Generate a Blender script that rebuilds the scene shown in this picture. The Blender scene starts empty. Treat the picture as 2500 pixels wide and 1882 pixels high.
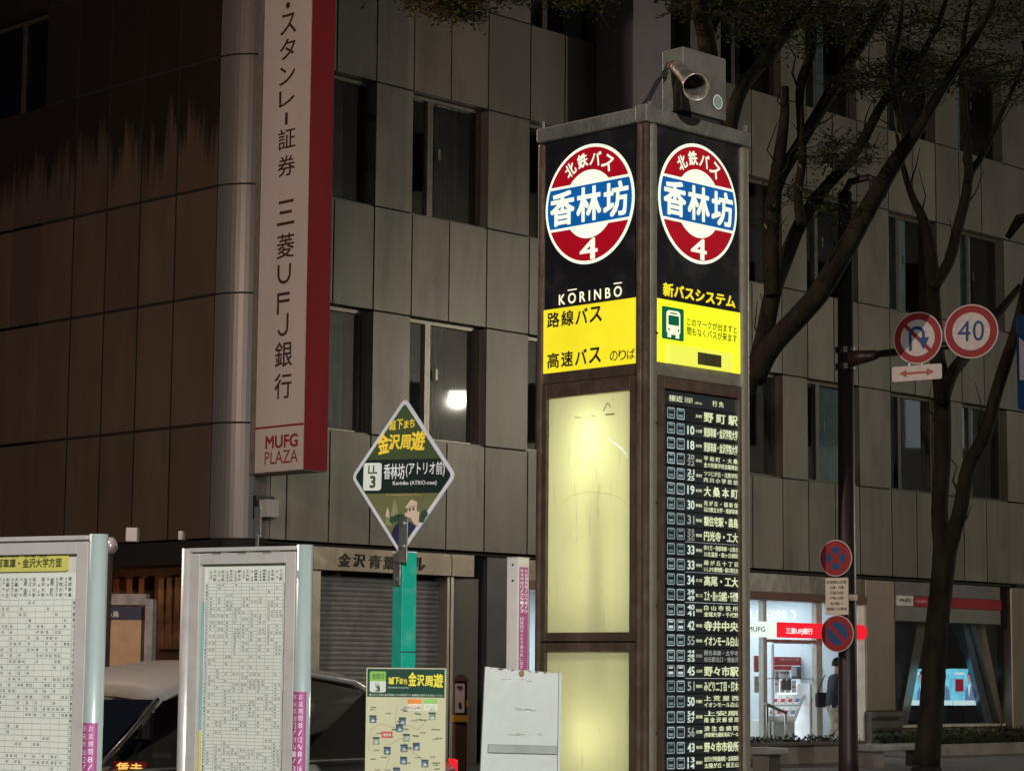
import bpy, math, random
from mathutils import Vector, Matrix
R = math.radians
rnd = random.Random(7)
scene = bpy.context.scene
COL = scene.collection

# ------------------------------------------------------------------ camera, sky, exposure
FPX, PITCH, ROLL = 5700.0, R(6.97), R(0.5)
W, H = 2500.0, 1882.0
CAM = Vector((0, 0, 1.6))
FW = Vector((0, math.cos(PITCH), math.sin(PITCH)))
U0 = Vector((0, -math.sin(PITCH), math.cos(PITCH)))
X0 = Vector((1, 0, 0))
CR = math.cos(ROLL) * X0 + math.sin(ROLL) * U0
CU = -math.sin(ROLL) * X0 + math.cos(ROLL) * U0
cd = bpy.data.cameras.new('camera'); cam = bpy.data.objects.new('camera', cd); COL.objects.link(cam)
cd.sensor_width = 36.0; cd.lens = FPX / W * 36.0; cd.clip_start = 0.1; cd.clip_end = 2000
m = Matrix((CR, CU, -FW)).transposed().to_4x4(); m.translation = CAM
cam.matrix_world = m
scene.camera = cam
w = bpy.data.worlds.new('World'); scene.world = w; w.use_nodes = True
nt = w.node_tree; nt.nodes.clear()
wo = nt.nodes.new('ShaderNodeOutputWorld'); bg = nt.nodes.new('ShaderNodeBackground')
bg.inputs[0].default_value = (0.30, 0.33, 0.50, 1); bg.inputs[1].default_value = 0.02
nt.links.new(bg.outputs[0], wo.inputs[0])
scene.view_settings.view_transform = 'Standard'; scene.view_settings.look = 'None'
scene.view_settings.exposure = 0; scene.view_settings.gamma = 1
scene.view_settings.use_curve_mapping = False
scene.cycles.use_denoising = True
scene.cycles.max_bounces = 6; scene.cycles.transparent_max_bounces = 12
scene.cycles.sample_clamp_indirect = 3.0
scene.cycles.caustics_reflective = False; scene.cycles.caustics_refractive = False

def ray(x, y):
    return (FW + CR * ((x - W / 2) / FPX) - CU * ((y - H / 2) / FPX)).normalized()
def at(x, y, Y):
    d = ray(x, y); return CAM + d * (Y / d.y)

# ------------------------------------------------------------------ materials
MATS = {}
def nodes(name):
    mt = bpy.data.materials.new(name); mt.use_nodes = True
    t = mt.node_tree; t.nodes.clear()
    o = t.nodes.new('ShaderNodeOutputMaterial')
    return mt, t, o
def mat(name, col, rough=0.6, metal=0.0, var=0.12, scale=6.0, bump=0.0, bscale=60.0, rand=0.0, stretch=None, spec=0.5, dirt=None, dirt_amt=0.5, dirt_scale=3.0, stain=False):
    if name in MATS: return MATS[name]
    mt, t, o = nodes(name); L = t.links.new; N = t.nodes.new
    b = N('ShaderNodeBsdfPrincipled'); L(b.outputs[0], o.inputs[0])
    b.inputs['Roughness'].default_value = rough; b.inputs['Metallic'].default_value = metal
    b.inputs['Specular IOR Level'].default_value = spec
    g = N('ShaderNodeNewGeometry'); mp = N('ShaderNodeMapping'); L(g.outputs['Position'], mp.inputs[0])
    if stretch: mp.inputs['Scale'].default_value = stretch
    n = N('ShaderNodeTexNoise'); n.inputs['Scale'].default_value = scale; n.inputs['Detail'].default_value = 5
    L(mp.outputs[0], n.inputs['Vector'])
    mr = N('ShaderNodeMapRange'); mr.inputs['From Min'].default_value = 0.3; mr.inputs['From Max'].default_value = 0.7
    mr.inputs['To Min'].default_value = 1 - var; mr.inputs['To Max'].default_value = 1 + var
    L(n.outputs[0], mr.inputs[0])
    fac = mr.outputs[0]
    if rand:
        oi = N('ShaderNodeObjectInfo'); m2 = N('ShaderNodeMapRange')
        m2.inputs['To Min'].default_value = 1 - rand; m2.inputs['To Max'].default_value = 1 + rand
        L(oi.outputs['Random'], m2.inputs[0])
        mu = N('ShaderNodeMath'); mu.operation = 'MULTIPLY'; L(fac, mu.inputs[0]); L(m2.outputs[0], mu.inputs[1]); fac = mu.outputs[0]
    vm = N('ShaderNodeVectorMath'); vm.operation = 'SCALE'; vm.inputs[0].default_value = col[:3]; L(fac, vm.inputs['Scale'])
    out = vm.outputs[0]
    if dirt:
        dn = N('ShaderNodeTexNoise'); dn.inputs['Scale'].default_value = dirt_scale; dn.inputs['Detail'].default_value = 8; dn.inputs['Roughness'].default_value = 0.65
        L(mp.outputs[0], dn.inputs['Vector'])
        dr = N('ShaderNodeMapRange'); dr.inputs['From Min'].default_value = 0.5; dr.inputs['From Max'].default_value = 0.72; dr.inputs['To Max'].default_value = dirt_amt
        L(dn.outputs[0], dr.inputs[0])
        mx = N('ShaderNodeMix'); mx.data_type = 'RGBA'; L(dr.outputs[0], mx.inputs[0]); L(out, mx.inputs[6]); mx.inputs[7].default_value = (*dirt, 1)
        out = mx.outputs[2]
    if stain:   # old soot running down the cladding in streaks
        sx = N('ShaderNodeSeparateXYZ'); L(g.outputs['Position'], sx.inputs[0])
        mp2 = N('ShaderNodeMapping'); mp2.inputs['Scale'].default_value = (2.0, 2.0, 0.20); L(g.outputs['Position'], mp2.inputs[0])
        n2 = N('ShaderNodeTexNoise'); n2.inputs['Scale'].default_value = 1.6; n2.inputs['Detail'].default_value = 6; L(mp2.outputs[0], n2.inputs['Vector'])
        ml = N('ShaderNodeMath'); ml.operation = 'MULTIPLY_ADD'; L(n2.outputs[0], ml.inputs[0]); ml.inputs[1].default_value = 2.9; L(sx.outputs[2], ml.inputs[2])
        mp3 = N('ShaderNodeMapping'); mp3.inputs['Scale'].default_value = (11, 11, .9); L(g.outputs['Position'], mp3.inputs[0])
        n3 = N('ShaderNodeTexNoise'); n3.inputs['Scale'].default_value = 1.3; n3.inputs['Detail'].default_value = 7; L(mp3.outputs[0], n3.inputs['Vector'])
        mk = N('ShaderNodeMath'); mk.operation = 'MULTIPLY_ADD'; L(n3.outputs[0], mk.inputs[0]); mk.inputs[1].default_value = 1.3; L(ml.outputs[0], mk.inputs[2]); ml = mk
        r1 = N('ShaderNodeMapRange'); r1.inputs['From Min'].default_value = 11.35; r1.inputs['From Max'].default_value = 11.95; L(ml.outputs[0], r1.inputs[0])
        r1.inputs['To Max'].default_value = 0.86
        mx = N('ShaderNodeMix'); mx.data_type = 'RGBA'; L(r1.outputs[0], mx.inputs[0]); L(out, mx.inputs[6]); mx.inputs[7].default_value = (.010, .008, .006, 1)
        out = mx.outputs[2]
    L(out, b.inputs['Base Color'])
    if bump:
        bn = N('ShaderNodeTexNoise'); bn.inputs['Scale'].default_value = bscale; bn.inputs['Detail'].default_value = 4; L(mp.outputs[0], bn.inputs['Vector'])
        bp = N('ShaderNodeBump'); bp.inputs['Strength'].default_value = bump; bp.inputs['Distance'].default_value = 0.02; L(bn.outputs[0], bp.inputs['Height']); L(bp.outputs[0], b.inputs['Normal'])
    MATS[name] = mt; return mt
def emit(name, col, s, var=0.0):
    if name in MATS: return MATS[name]
    mt, t, o = nodes(name); L = t.links.new; N = t.nodes.new
    b = N('ShaderNodeBsdfPrincipled'); L(b.outputs[0], o.inputs[0])
    b.inputs['Base Color'].default_value = (col[0] * .3, col[1] * .3, col[2] * .3, 1); b.inputs['Roughness'].default_value = 0.35
    b.inputs['Emission Color'].default_value = (*col, 1); b.inputs['Emission Strength'].default_value = s
    if var:
        g = N('ShaderNodeNewGeometry'); n = N('ShaderNodeTexNoise'); n.inputs['Scale'].default_value = 5; L(g.outputs['Position'], n.inputs['Vector'])
        mr = N('ShaderNodeMapRange'); mr.inputs['From Min'].default_value = .3; mr.inputs['From Max'].default_value = .7
        mr.inputs['To Min'].default_value = s * (1 - var); mr.inputs['To Max'].default_value = s * (1 + var); L(n.outputs[0], mr.inputs[0]); L(mr.outputs[0], b.inputs['Emission Strength'])
    MATS[name] = mt; return mt
def glass(name, tint=(1, 1, 1), refl=0.10, rough=0.02):
    if name in MATS: return MATS[name]
    mt, t, o = nodes(name); L = t.links.new; N = t.nodes.new
    tr = N('ShaderNodeBsdfTransparent'); tr.inputs[0].default_value = (*tint, 1)
    gl = N('ShaderNodeBsdfGlossy'); gl.inputs['Roughness'].default_value = rough
    fr = N('ShaderNodeFresnel'); fr.inputs[0].default_value = 1.5
    ad = N('ShaderNodeMath'); ad.operation = 'ADD'; L(fr.outputs[0], ad.inputs[0]); ad.inputs[1].default_value = refl
    mx = N('ShaderNodeMixShader'); L(ad.outputs[0], mx.inputs[0]); L(tr.outputs[0], mx.inputs[1]); L(gl.outputs[0], mx.inputs[2]); L(mx.outputs[0], o.inputs[0])
    MATS[name] = mt; return mt
def frosted(name, col):     # opal acrylic sheet that lets the tubes behind it shine through
    mt, t, o = nodes(name); L = t.links.new; N = t.nodes.new
    g = N('ShaderNodeNewGeometry'); mp = N('ShaderNodeMapping'); mp.inputs['Scale'].default_value = (9, 9, 1.1); L(g.outputs['Position'], mp.inputs[0])
    n = N('ShaderNodeTexNoise'); n.inputs['Scale'].default_value = 2.2; n.inputs['Detail'].default_value = 9; n.inputs['Roughness'].default_value = .7; L(mp.outputs[0], n.inputs['Vector'])
    mr = N('ShaderNodeMapRange'); mr.inputs['From Min'].default_value = .56; mr.inputs['From Max'].default_value = .8; mr.inputs['To Max'].default_value = .85; L(n.outputs[0], mr.inputs[0])
    mx = N('ShaderNodeMix'); mx.data_type = 'RGBA'; L(mr.outputs[0], mx.inputs[0]); mx.inputs[6].default_value = (*col, 1); mx.inputs[7].default_value = (col[0] * .5, col[1] * .45, col[2] * .4, 1)
    tl = N('ShaderNodeBsdfTranslucent'); L(mx.outputs[2], tl.inputs[0])
    df = N('ShaderNodeBsdfPrincipled'); L(mx.outputs[2], df.inputs['Base Color']); df.inputs['Roughness'].default_value = .3
    ms = N('ShaderNodeMixShader'); ms.inputs[0].default_value = .3; L(tl.outputs[0], ms.inputs[1]); L(df.outputs[0], ms.inputs[2]); L(ms.outputs[0], o.inputs[0])
    MATS[name] = mt; return mt

# ------------------------------------------------------------------ geometry helpers
class MB:
    def __init__(s): s.v = []; s.f = []; s.mi = []; s.cur = 0
    def quad(s, a, b, c, d): s.poly([a, b, c, d])
    def poly(s, pts):
        i = len(s.v); s.v += [tuple(p) for p in pts]; s.f.append(tuple(range(i, i + len(pts)))); s.mi.append(s.cur)
    def hexa(s, p):  # 8 corners: 0-3 one side, 4-7 the other side
        i = len(s.v); s.v += [tuple(q) for q in p]
        for f in ((0, 3, 2, 1), (4, 5, 6, 7), (0, 1, 5, 4), (1, 2, 6, 5), (2, 3, 7, 6), (3, 0, 4, 7)):
            s.f.append(tuple(i + k for k in f)); s.mi.append(s.cur)
    def box(s, a, b):
        x0, y0, z0 = a; x1, y1, z1 = b
        s.hexa([(x0, y0, z0), (x1, y0, z0), (x1, y1, z0), (x0, y1, z0), (x0, y0, z1), (x1, y0, z1), (x1, y1, z1), (x0, y1, z1)])
    def prism(s, pts, off):  # pts polygon, off vector
        n = len(pts); i = len(s.v); off = Vector(off)
        s.v += [tuple(p) for p in pts] + [tuple(Vector(p) + off) for p in pts]
        s.f.append(tuple(i + k for k in range(n))); s.mi.append(s.cur)
        s.f.append(tuple(i + n + k for k in reversed(range(n)))); s.mi.append(s.cur)
        for k in range(n):
            s.f.append((i + k, i + n + k, i + n + (k + 1) % n, i + (k + 1) % n)); s.mi.append(s.cur)
    def tube(s, pts, rad, seg=8, caps=True):
        pts = [Vector(p) for p in pts]
        if not isinstance(rad, (list, tuple)): rad = [rad] * len(pts)
        base = len(s.v); a = None
        for k, p in enumerate(pts):
            d = (pts[min(k + 1, len(pts) - 1)] - pts[max(k - 1, 0)]).normalized()
            if a is None: a = d.cross(Vector((.13, .27, 1)) if abs(d.z) < .9 else Vector((1, .1, 0)))
            else:
                a = a - d * a.dot(d)      # carry the ring's axis along the path, so that it never twists
                if a.length < 1e-4: a = d.cross(Vector((1, .3, .2)))
            a.normalize(); b = d.cross(a)
            for j in range(seg):
                t = 2 * math.pi * j / seg
                s.v.append(tuple(p + (a * math.cos(t) + b * math.sin(t)) * rad[k]))
        for k in range(len(pts) - 1):
            for j in range(seg):
                a0 = base + k * seg + j; a1 = base + k * seg + (j + 1) % seg
                s.f.append((a0, a1, a1 + seg, a0 + seg)); s.mi.append(s.cur)
        if caps:
            s.f.append(tuple(base + j for j in reversed(range(seg)))); s.mi.append(s.cur)
            e = base + (len(pts) - 1) * seg
            s.f.append(tuple(e + j for j in range(seg))); s.mi.append(s.cur)
    def build(s, name, mats, parent=None, bevel=0, smooth=False, subsurf=0):
        me = bpy.data.meshes.new(name); me.from_pydata(s.v, [], s.f)
        if not isinstance(mats, (list, tuple)): mats = [mats]
        for q in mats: me.materials.append(q)
        if len(mats) > 1:
            for p, k in zip(me.polygons, s.mi): p.material_index = k
        if smooth:
            for p in me.polygons: p.use_smooth = True
        o = bpy.data.objects.new(name, me); COL.objects.link(o)
        if parent: o.parent = parent
        if bevel:
            b = o.modifiers.new('bevel', 'BEVEL'); b.width = bevel; b.segments = 2; b.limit_method = 'ANGLE'
        if subsurf:
            b = o.modifiers.new('sub', 'SUBSURF'); b.levels = subsurf; b.render_levels = subsurf
        return o
def tag(o, label=None, cat=None, group=None, kind=None):
    if label: o['label'] = label
    if cat: o['category'] = cat
    if group: o['group'] = group
    if kind: o['kind'] = kind
    return o
def thing(name, label, cat, loc=(0, 0, 0), rz=0, group=None, rx=0, ry=0):
    o = bpy.data.objects.new(name, None); COL.objects.link(o); o.empty_display_size = .2
    o.matrix_world = Matrix.Translation(loc) @ Matrix.Rotation(rz, 4, 'Z') @ Matrix.Rotation(ry, 4, 'Y') @ Matrix.Rotation(rx, 4, 'X')
    return tag(o, label, cat, group)
def inst(src, name, parent, mw=None):
    o = bpy.data.objects.new(name, src.data); COL.objects.link(o); o.parent = parent
    return o
TC = {}
def glyphs(body, bold):
    k = body
    if k not in TC:
        c = bpy.data.curves.new('t', 'FONT'); c.body = body; c.resolution_u = 3; c.fill_mode = 'FRONT'
        o = bpy.data.objects.new('t', c); COL.objects.link(o)
        me = bpy.data.meshes.new_from_object(o)
        vs = [tuple(v.co) for v in me.vertices]; fs = [tuple(p.vertices) for p in me.polygons]
        bpy.data.objects.remove(o); bpy.data.curves.remove(c); bpy.data.meshes.remove(me)
        xs = [v[0] for v in vs]; ys = [v[1] for v in vs]
        x0, x1, y0, y1 = min(xs), max(xs), min(ys), max(ys)
        TC[k] = ([((v[0] - x0) / max(x1 - x0, 1e-6), (v[1] - y0) / max(y1 - y0, 1e-6)) for v in vs], fs, x1 - x0, y1 - y0)
    return TC[k]
class Face:
    """a flat face of a thing: o local origin, u viewing-right, n outward; v is up"""
    def __init__(s, root, o, u, n, v=(0, 0, 1)):
        s.root = root; s.o = Vector(o); s.u = Vector(u).normalized(); s.n = Vector(n).normalized(); s.v = Vector(v).normalized()
        s.mw = root.matrix_world.copy() if root else Matrix.Identity(4)
        r3 = s.mw.to_3x3()
        s.wo, s.wu, s.wv, s.wn = s.mw @ s.o, r3 @ s.u, r3 @ s.v, r3 @ s.n
    def P(s, u, v, d=0): return s.o + s.u * u + s.v * v + s.n * d
    def uv(s, x, y, d=0):
        r = ray(x, y); o = s.wo + s.wn * d
        q = CAM + r * ((o - CAM).dot(s.wn) / r.dot(s.wn)) - o
        return q.dot(s.wu), q.dot(s.wv)
    def box(s, mb, u0, u1, v0, v1, d0, d1):
        P = s.P
        mb.hexa([P(u0, v0, d0), P(u1, v0, d0), P(u1, v1, d0), P(u0, v1, d0), P(u0, v0, d1), P(u1, v0, d1), P(u1, v1, d1), P(u0, v1, d1)])
    def plate(s, mb, pts, d0, d1): mb.prism([s.P(a, b, d0) for a, b in pts], s.n * (d1 - d0))
    def flat(s, mb, pts, d): mb.poly([s.P(a, b, d) for a, b in pts])
    def text(s, mb, body, u0, u1, v0, v1, d, bold=.0, rot=0, shear=0):
        vs, fs, ww, hh = glyphs(body, bold)
        cu, cv = (u0 + u1) / 2, (v0 + v1) / 2; c, sn = math.cos(rot), math.sin(rot)
        bu = bold * .62 / ww * (u1 - u0); bv = bold * .62 / hh * (v1 - v0)   # heavier strokes: a few shifted impressions of the same letter
        sh = [(0, 0)] if bold < .008 else [(-1, -1), (1, 1), (1, -1), (-1, 1)] + ([(0, 0), (1, 0), (-1, 0)] if bold > .03 else [])
        ku, kv = 1 - 2 * bu / (u1 - u0), 1 - 2 * bv / (v1 - v0)
        for q, (sx, sy) in enumerate(sh):
            i = len(mb.v)
            for a, b in vs:
                x = (a - .5) * (u1 - u0) * ku + sx * bu; y = (b - .5) * (v1 - v0) * kv + sy * bv; x += shear * y
                mb.v.append(tuple(s.P(cu + x * c - y * sn, cv + x * sn + y * c, d + q * .00015)))
            for f in fs: mb.f.append(tuple(i + k for k in f)); mb.mi.append(mb.cur)
    def ptext(s, mb, body, xl, yl, xr, yr, hpx, d, bold=0, **k):
        a = s.uv(xl, yl, d); b = s.uv(xr, yr, d); xm, ym = (xl + xr) / 2, (yl + yr) / 2
        t = s.uv(xm, ym - hpx / 2, d)[1]; q = s.uv(xm, ym + hpx / 2, d)[1]
        s.text(mb, body, a[0], b[0], q, t, d, bold, **k)
    def ring(s, mb, cu, cv, r0, r1, d, seg=48, a0=0, a1=2 * math.pi):
        i = len(mb.v)
        for k in range(seg + 1):
            a = a0 + (a1 - a0) * k / seg
            mb.v.append(tuple(s.P(cu + r0 * math.cos(a), cv + r0 * math.sin(a), d))); mb.v.append(tuple(s.P(cu + r1 * math.cos(a), cv + r1 * math.sin(a), d)))
        for k in range(seg): mb.f.append((i + 2 * k, i + 2 * k + 1, i + 2 * k + 3, i + 2 * k + 2)); mb.mi.append(mb.cur)
    def disc(s, mb, cu, cv, r, d, seg=40, ry=None):
        mb.poly([s.P(cu + r * math.cos(2 * math.pi * k / seg), cv + (ry or r) * math.sin(2 * math.pi * k / seg), d) for k in range(seg)])
def rrect(u0, u1, v0, v1, r, n=4):
    out = []
    for cx, cy, a in ((u1 - r, v1 - r, 0), (u0 + r, v1 - r, 90), (u0 + r, v0 + r, 180), (u1 - r, v0 + r, 270)):
        for k in range(n + 1):
            t = R(a + 90 * k / n); out.append((cx + r * math.cos(t), cy + r * math.sin(t)))
    return out

# ------------------------------------------------------------------ the street lamps (outside the frame; one shows as a reflection in the glass, one is added for the sign)
M_pole = mat('dark_brown_pole_paint', (.022, .013, .013), .45, 0, .2, bump=.1)
M_steel = mat('weathered_steel', (.34, .33, .31), .38, .9, .2, 8, .15)
def street_lamp(label, loc, h, rz, col, power, size=2.75, blend=.5, bare=False, aim=None):
    t = thing('street_lamp', label, 'street lamp', (loc[0], loc[1], 0), rz, 'street lamps along the road')
    b = MB(); b.tube([(0, 0, 0), (0, 0, .8), (0, 0, h)], [.11, .09, .06], 12); b.build('pole', M_pole, t, smooth=True)
    b = MB(); b.tube([(0, 0, h - .1), (.5, 0, h + .15), (1.2, 0, h + .2)], .035, 8); b.build('arm', M_pole, t, smooth=True)
    b = MB(); b.box((1.1, -.15, h + .13), (1.75, .15, h + .26)); b.build('lamp_head', M_steel, t, .03)
    b = MB(); b.box((1.2, -.10, h - .04), (1.65, .10, h + .128)); b.build('lamp_lens', emit('lamp_lens_%d' % int(col[2] * 100), col, 16), t)
    ld = bpy.data.lights.new('street_lamp_light', 'POINT' if bare else 'SPOT'); ld.energy = power; ld.color = col; ld.shadow_soft_size = .05
    if not bare: ld.spot_size = size; ld.spot_blend = blend
    lo = bpy.data.objects.new('street_lamp_light', ld); COL.objects.link(lo); lo.parent = t; lo.location = (1.42, 0, h - .12)
    if aim: lo.rotation_euler = (Matrix.Rotation(-rz, 3, 'Z') @ Vector(aim).to_track_quat('-Z', 'Y').to_matrix()).to_euler()
    return t
# the lamp that an upstairs window mirrors stands where that reflection puts it
_n = Vector((math.cos(R(44.3)), -math.sin(R(44.3)), 0)); _o = at(1000, 1653, 36.4) - _n * .23
_d = ray(1118, 962); _h = CAM + _d * ((_o - CAM).dot(_n) / _d.dot(_n)); _r = _d - _n * (2 * _d.dot(_n)); _q = _h + _r * 21.0
street_lamp('white street lamp over the far end of the road, mirrored in an upstairs window', (_q.x, _q.y + 1.42), _q.z - .06, R(-90), (1, .92, .74), 2200, bare=True)
street_lamp('white street lamp behind the bus stop on the near pavement', (1.5, -7.5), 6.2, R(100), (1, .95, .88), 12800, 3.06, .42, aim=(.05, .23, -1))
street_lamp('added unseen warm white lamp left of the corner, brightening the vertical sign', (-9.0, 18.6), 8.6, 0, (1, .72, .55), 3100, bare=True)  # added out of view to brighten the sign's white face
street_lamp('orange street lamp far down the side street at the left', (-30, 40), 6.5, 0, (1, .50, .22), 6000, 2.8, .6)

# ------------------------------------------------------------------ ground
M_asph = mat('asphalt', (.05, .05, .052), .75, 0, .25, 3, .5, 90)
M_pave = mat('paving', (.15, .14, .135), .7, 0, .2, 2, .3, 50)
M_kerb = mat('kerb_concrete', (.33, .32, .30), .8, 0, .15, 5, .2)
yR = R(44.3); DR = Vector((math.sin(yR), math.cos(yR), 0)); NR = Vector((math.cos(yR), -math.sin(yR), 0))
b = MB(); b.quad((-600, -400, 0), (600, -400, 0), (600, 800, 0), (-600, 800, 0)); tag(b.build('road', M_asph), kind='structure')
C0 = at(1000, 1653, 36.4); C0.z = 0
def fp(t, d, z): return C0 + DR * t + NR * d + Vector((0, 0, z))
b = MB(); b.prism([fp(-14, -12, .0), fp(60, -12, .0), fp(60, 10.7, .0), fp(-14, 10.7, .0)], (0, 0, .14)); tag(b.build('far_pavement', M_pave), kind='structure')
b = MB(); b.prism([fp(-14, 10.7, 0), fp(60, 10.7, 0), fp(60, 10.88, 0), fp(-14, 10.88, 0)], (0, 0, .15)); tag(b.build('far_kerb', M_kerb, bevel=.02), kind='structure')
b = MB(); b.prism([fp(-60, 18.0, 0), fp(60, 18.0, 0), fp(60, 60, 0), fp(-60, 60, 0)], (0, 0, .14)); tag(b.build('near_pavement', M_pave), kind='structure')
b = MB(); b.prism([fp(-60, 17.82, 0), fp(60, 17.82, 0), fp(60, 18.0, 0), fp(-60, 18.0, 0)], (0, 0, .15)); tag(b.build('near_kerb', M_kerb, bevel=.02), kind='structure')
GZ = .14
M_line = mat('road_paint', (.7, .7, .68), .6, 0, .15, 9)
b = MB()
for k in range(20): b.quad(fp(-30 + k * 5, 15.3, .004), fp(-27 + k * 5, 15.3, .004), fp(-27 + k * 5, 15.45, .004), fp(-30 + k * 5, 15.45, .004))
tag(b.build('lane_marking', M_line), kind='structure')
# ------------------------------------------------------------------ the office building
M_panel = mat('aluminium_cladding_panel', (.178, .165, .142), .42, .34, .16, 1.6, .10, 5, rand=.13, stretch=(1, 1, .25), dirt=(.085, .075, .062), dirt_amt=.55, dirt_scale=2.2)
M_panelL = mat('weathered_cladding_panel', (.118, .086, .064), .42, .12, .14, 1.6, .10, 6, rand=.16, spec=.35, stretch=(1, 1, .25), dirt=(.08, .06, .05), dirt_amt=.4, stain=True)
M_round = mat('rounded_corner_cladding', (.17, .165, .16), .42, .35, .08, 1.5, .04, 20, stretch=(1, 1, .2))
M_dark = mat('dark_joint', (.012, .011, .010), .8)
M_frame = mat('bronze_window_frame', (.16, .145, .125), .35, .7, .15, 9, .05)
M_sill = mat('window_sill_metal', (.10, .09, .08), .4, .6, .2, 9)
M_pane = glass('window_glass', (.62, .70, .70), .06, .026)
M_room = mat('dark_room', (.03, .034, .04), .8, 0, .5, 1)
M_blind = mat('pale_blind', (.34, .42, .46), .8, 0, .15, 4, rand=.25)
M_stain = mat('stainless_steel', (.46, .40, .34), .17, 1, .2, 1.5, .45, 2.6)
M_wallg = mat('grey_metal_wall', (.11, .10, .09), .45, .5, .15, 2, .06, 20, stretch=(1, 1, .3))
bld = thing('office_building', 'grey panelled office block with rounded corner and rows of dark recessed windows', 'building', C0, R(90) - yR)
F = Face(bld, (0, 0, 0), (1, 0, 0), (0, -1, 0))
def fu(x, y=1300, d=0): return F.uv(x, y, d)[0]
zA, zB, zC, zD, zE = [F.uv(1290, y)[1] for y in (293, 578, 817, 1101, 1355)]
per = zA - zC
LV = [(zD, zC), (zB, zA), (zB + per, zA + per), (zB + 2 * per, zA + 2 * per)]
cols_px = [698, 802, 902, 996, 1089, 1182, 1287, 1373, 1450, 1530, 1608, 1685, 1763, 1838, 1912, 1975, 2040, 2100, 2178, 2239, 2296, 2354, 2409, 2464]
cu = [fu(x) for x in cols_px]
ucor = fu(577)
RAD = .62
cubm = MB(); cubm.box((-.5, -.5, -.5), (.5, .5, .5)); _tmp = cubm.build('wall_panel', M_panel); CUBE = _tmp.data; bpy.data.objects.remove(_tmp)
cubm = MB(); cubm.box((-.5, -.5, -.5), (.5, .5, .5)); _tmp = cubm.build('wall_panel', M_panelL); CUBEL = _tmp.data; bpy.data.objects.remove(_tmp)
def panel(face, u0, u1, v0, v1, d0=-.36, d1=0, data=None, name='wall_panel', gap=.015, parent=bld):
    o = bpy.data.objects.new(name, data or CUBE); COL.objects.link(o); o.parent = parent
    a = face.P(u0 + gap, v0 + gap, d0); c = face.P(u1 - gap, v1 - gap, d1 + rnd.uniform(-.002, .002))
    o.location = (a + c) / 2; o.scale = [abs(c[k] - a[k]) for k in range(3)]
    return o
wins = [(0, 2), (3, 5), (6, 8), (9, 11), (12, 14), (15, 17), (18, 20), (21, 23)]
iswin = {k for a, c in wins for k in range(a, c)}
ztop = zA + 2 * per + 1.2
spans = [(zE, zD)] + [(LV[k][1], LV[k + 1][0]) for k in range(3)] + [(LV[3][1], ztop)]
ustart = ucor + RAD
edges = [ustart] + cu
for k in range(len(edges) - 1):
    for a, c in spans: panel(F, edges[k], edges[k + 1], a, c)
    if (k - 1) not in iswin:
        for a, c in LV: panel(F, edges[k], edges[k + 1], a, c)
# structural wall behind the cladding
b = MB(); F.box(b, ustart, cu[-1] + .0, zE, ztop, -1.5, -1.42); F.box(b, ustart, cu[-1], zE - .02, zE + .1, -1.42, -.37)
for a, c in spans: F.box(b, ustart, cu[-1], a + .03, c - .03, -.60, -.37)
b.build('structural_wall', M_dark, bld)
b = MB()
for k, (a, c) in enumerate(spans): F.box(b, ustart, cu[-1], a + .02, c - .02, -.34, -.022)
for k in range(len(edges) - 1):
    if (k - 1) not in iswin:
        for a, c in LV: F.box(b, edges[k] + .03, edges[k + 1] - .03, a - .04, c + .04, -.34, -.026)
b.build('joint_sealant', M_dark, bld)
# windows
def window(u0, u1, v0, v1, left_sash, blind, parent=bld):
    d0, d1 = -.27, -.18
    b = MB(); t = .055
    F.box(b, u0, u1, v0, v0 + t, d0, d1); F.box(b, u0, u1, v1 - t, v1, d0, d1)
    F.box(b, u0, u0 + t, v0 + t, v1 - t, d0, d1); F.box(b, u1 - t, u1, v0 + t, v1 - t, d0, d1)
    wn = b.build('window', M_frame, parent)
    um = u0 + (u1 - u0) * left_sash
    b = MB(); F.box(b, um - .03, um + .03, v0 + t, v1 - t, d0 - .01, d1 + .012); F.box(b, um + .05, um + .10, v0 + t, v1 - t, d0 - .005, d1 - .005)
    b.build('mullion', M_frame, wn)
    for q0, q1, dd in ((u0 + t, um - .03, -.22), (um + .10, u1 - t, -.23)):
        b = MB(); F.flat(b, [(q0, v0 + t), (q1, v0 + t), (q1, v1 - t), (q0, v1 - t)], dd); b.build('pane', M_pane, wn)
    b = MB(); F.box(b, u0, u1, v0 - .07, v0 - .004, -.35, -.04); F.box(b, u0, u1, v0 - .02, v0 + .02, -.178, -.06); b.build('sill', M_sill, wn)
    b = MB(); F.box(b, um + .2, um + .25, v0 + 1.0, v0 + 1.18, d1, d1 + .02); b.build('window_catch', M_frame, wn)
    if blind:
        for q0, q1 in blind:
            a, c = u0 + (u1 - u0) * q0, u0 + (u1 - u0) * q1
            b = MB(); n = max(3, int((c - a) / .09))
            for i in range(n):
                x0 = a + (c - a) * i / n; x1 = a + (c - a) * (i + 1) / n; dd = -.31
                b.quad(F.P(x0, v0 + .02, dd), F.P((x0 + x1) / 2, v0 + .02, dd - .03), F.P((x0 + x1) / 2, v1 - .02, dd - .03), F.P(x0, v1 - .02, dd))
                b.quad(F.P((x0 + x1) / 2, v0 + .02, dd - .03), F.P(x1, v0 + .02, dd), F.P(x1, v1 - .02, dd), F.P((x0 + x1) / 2, v1 - .02, dd - .03))
            b.build('blind', M_blind, wn)
    return wn
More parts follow.
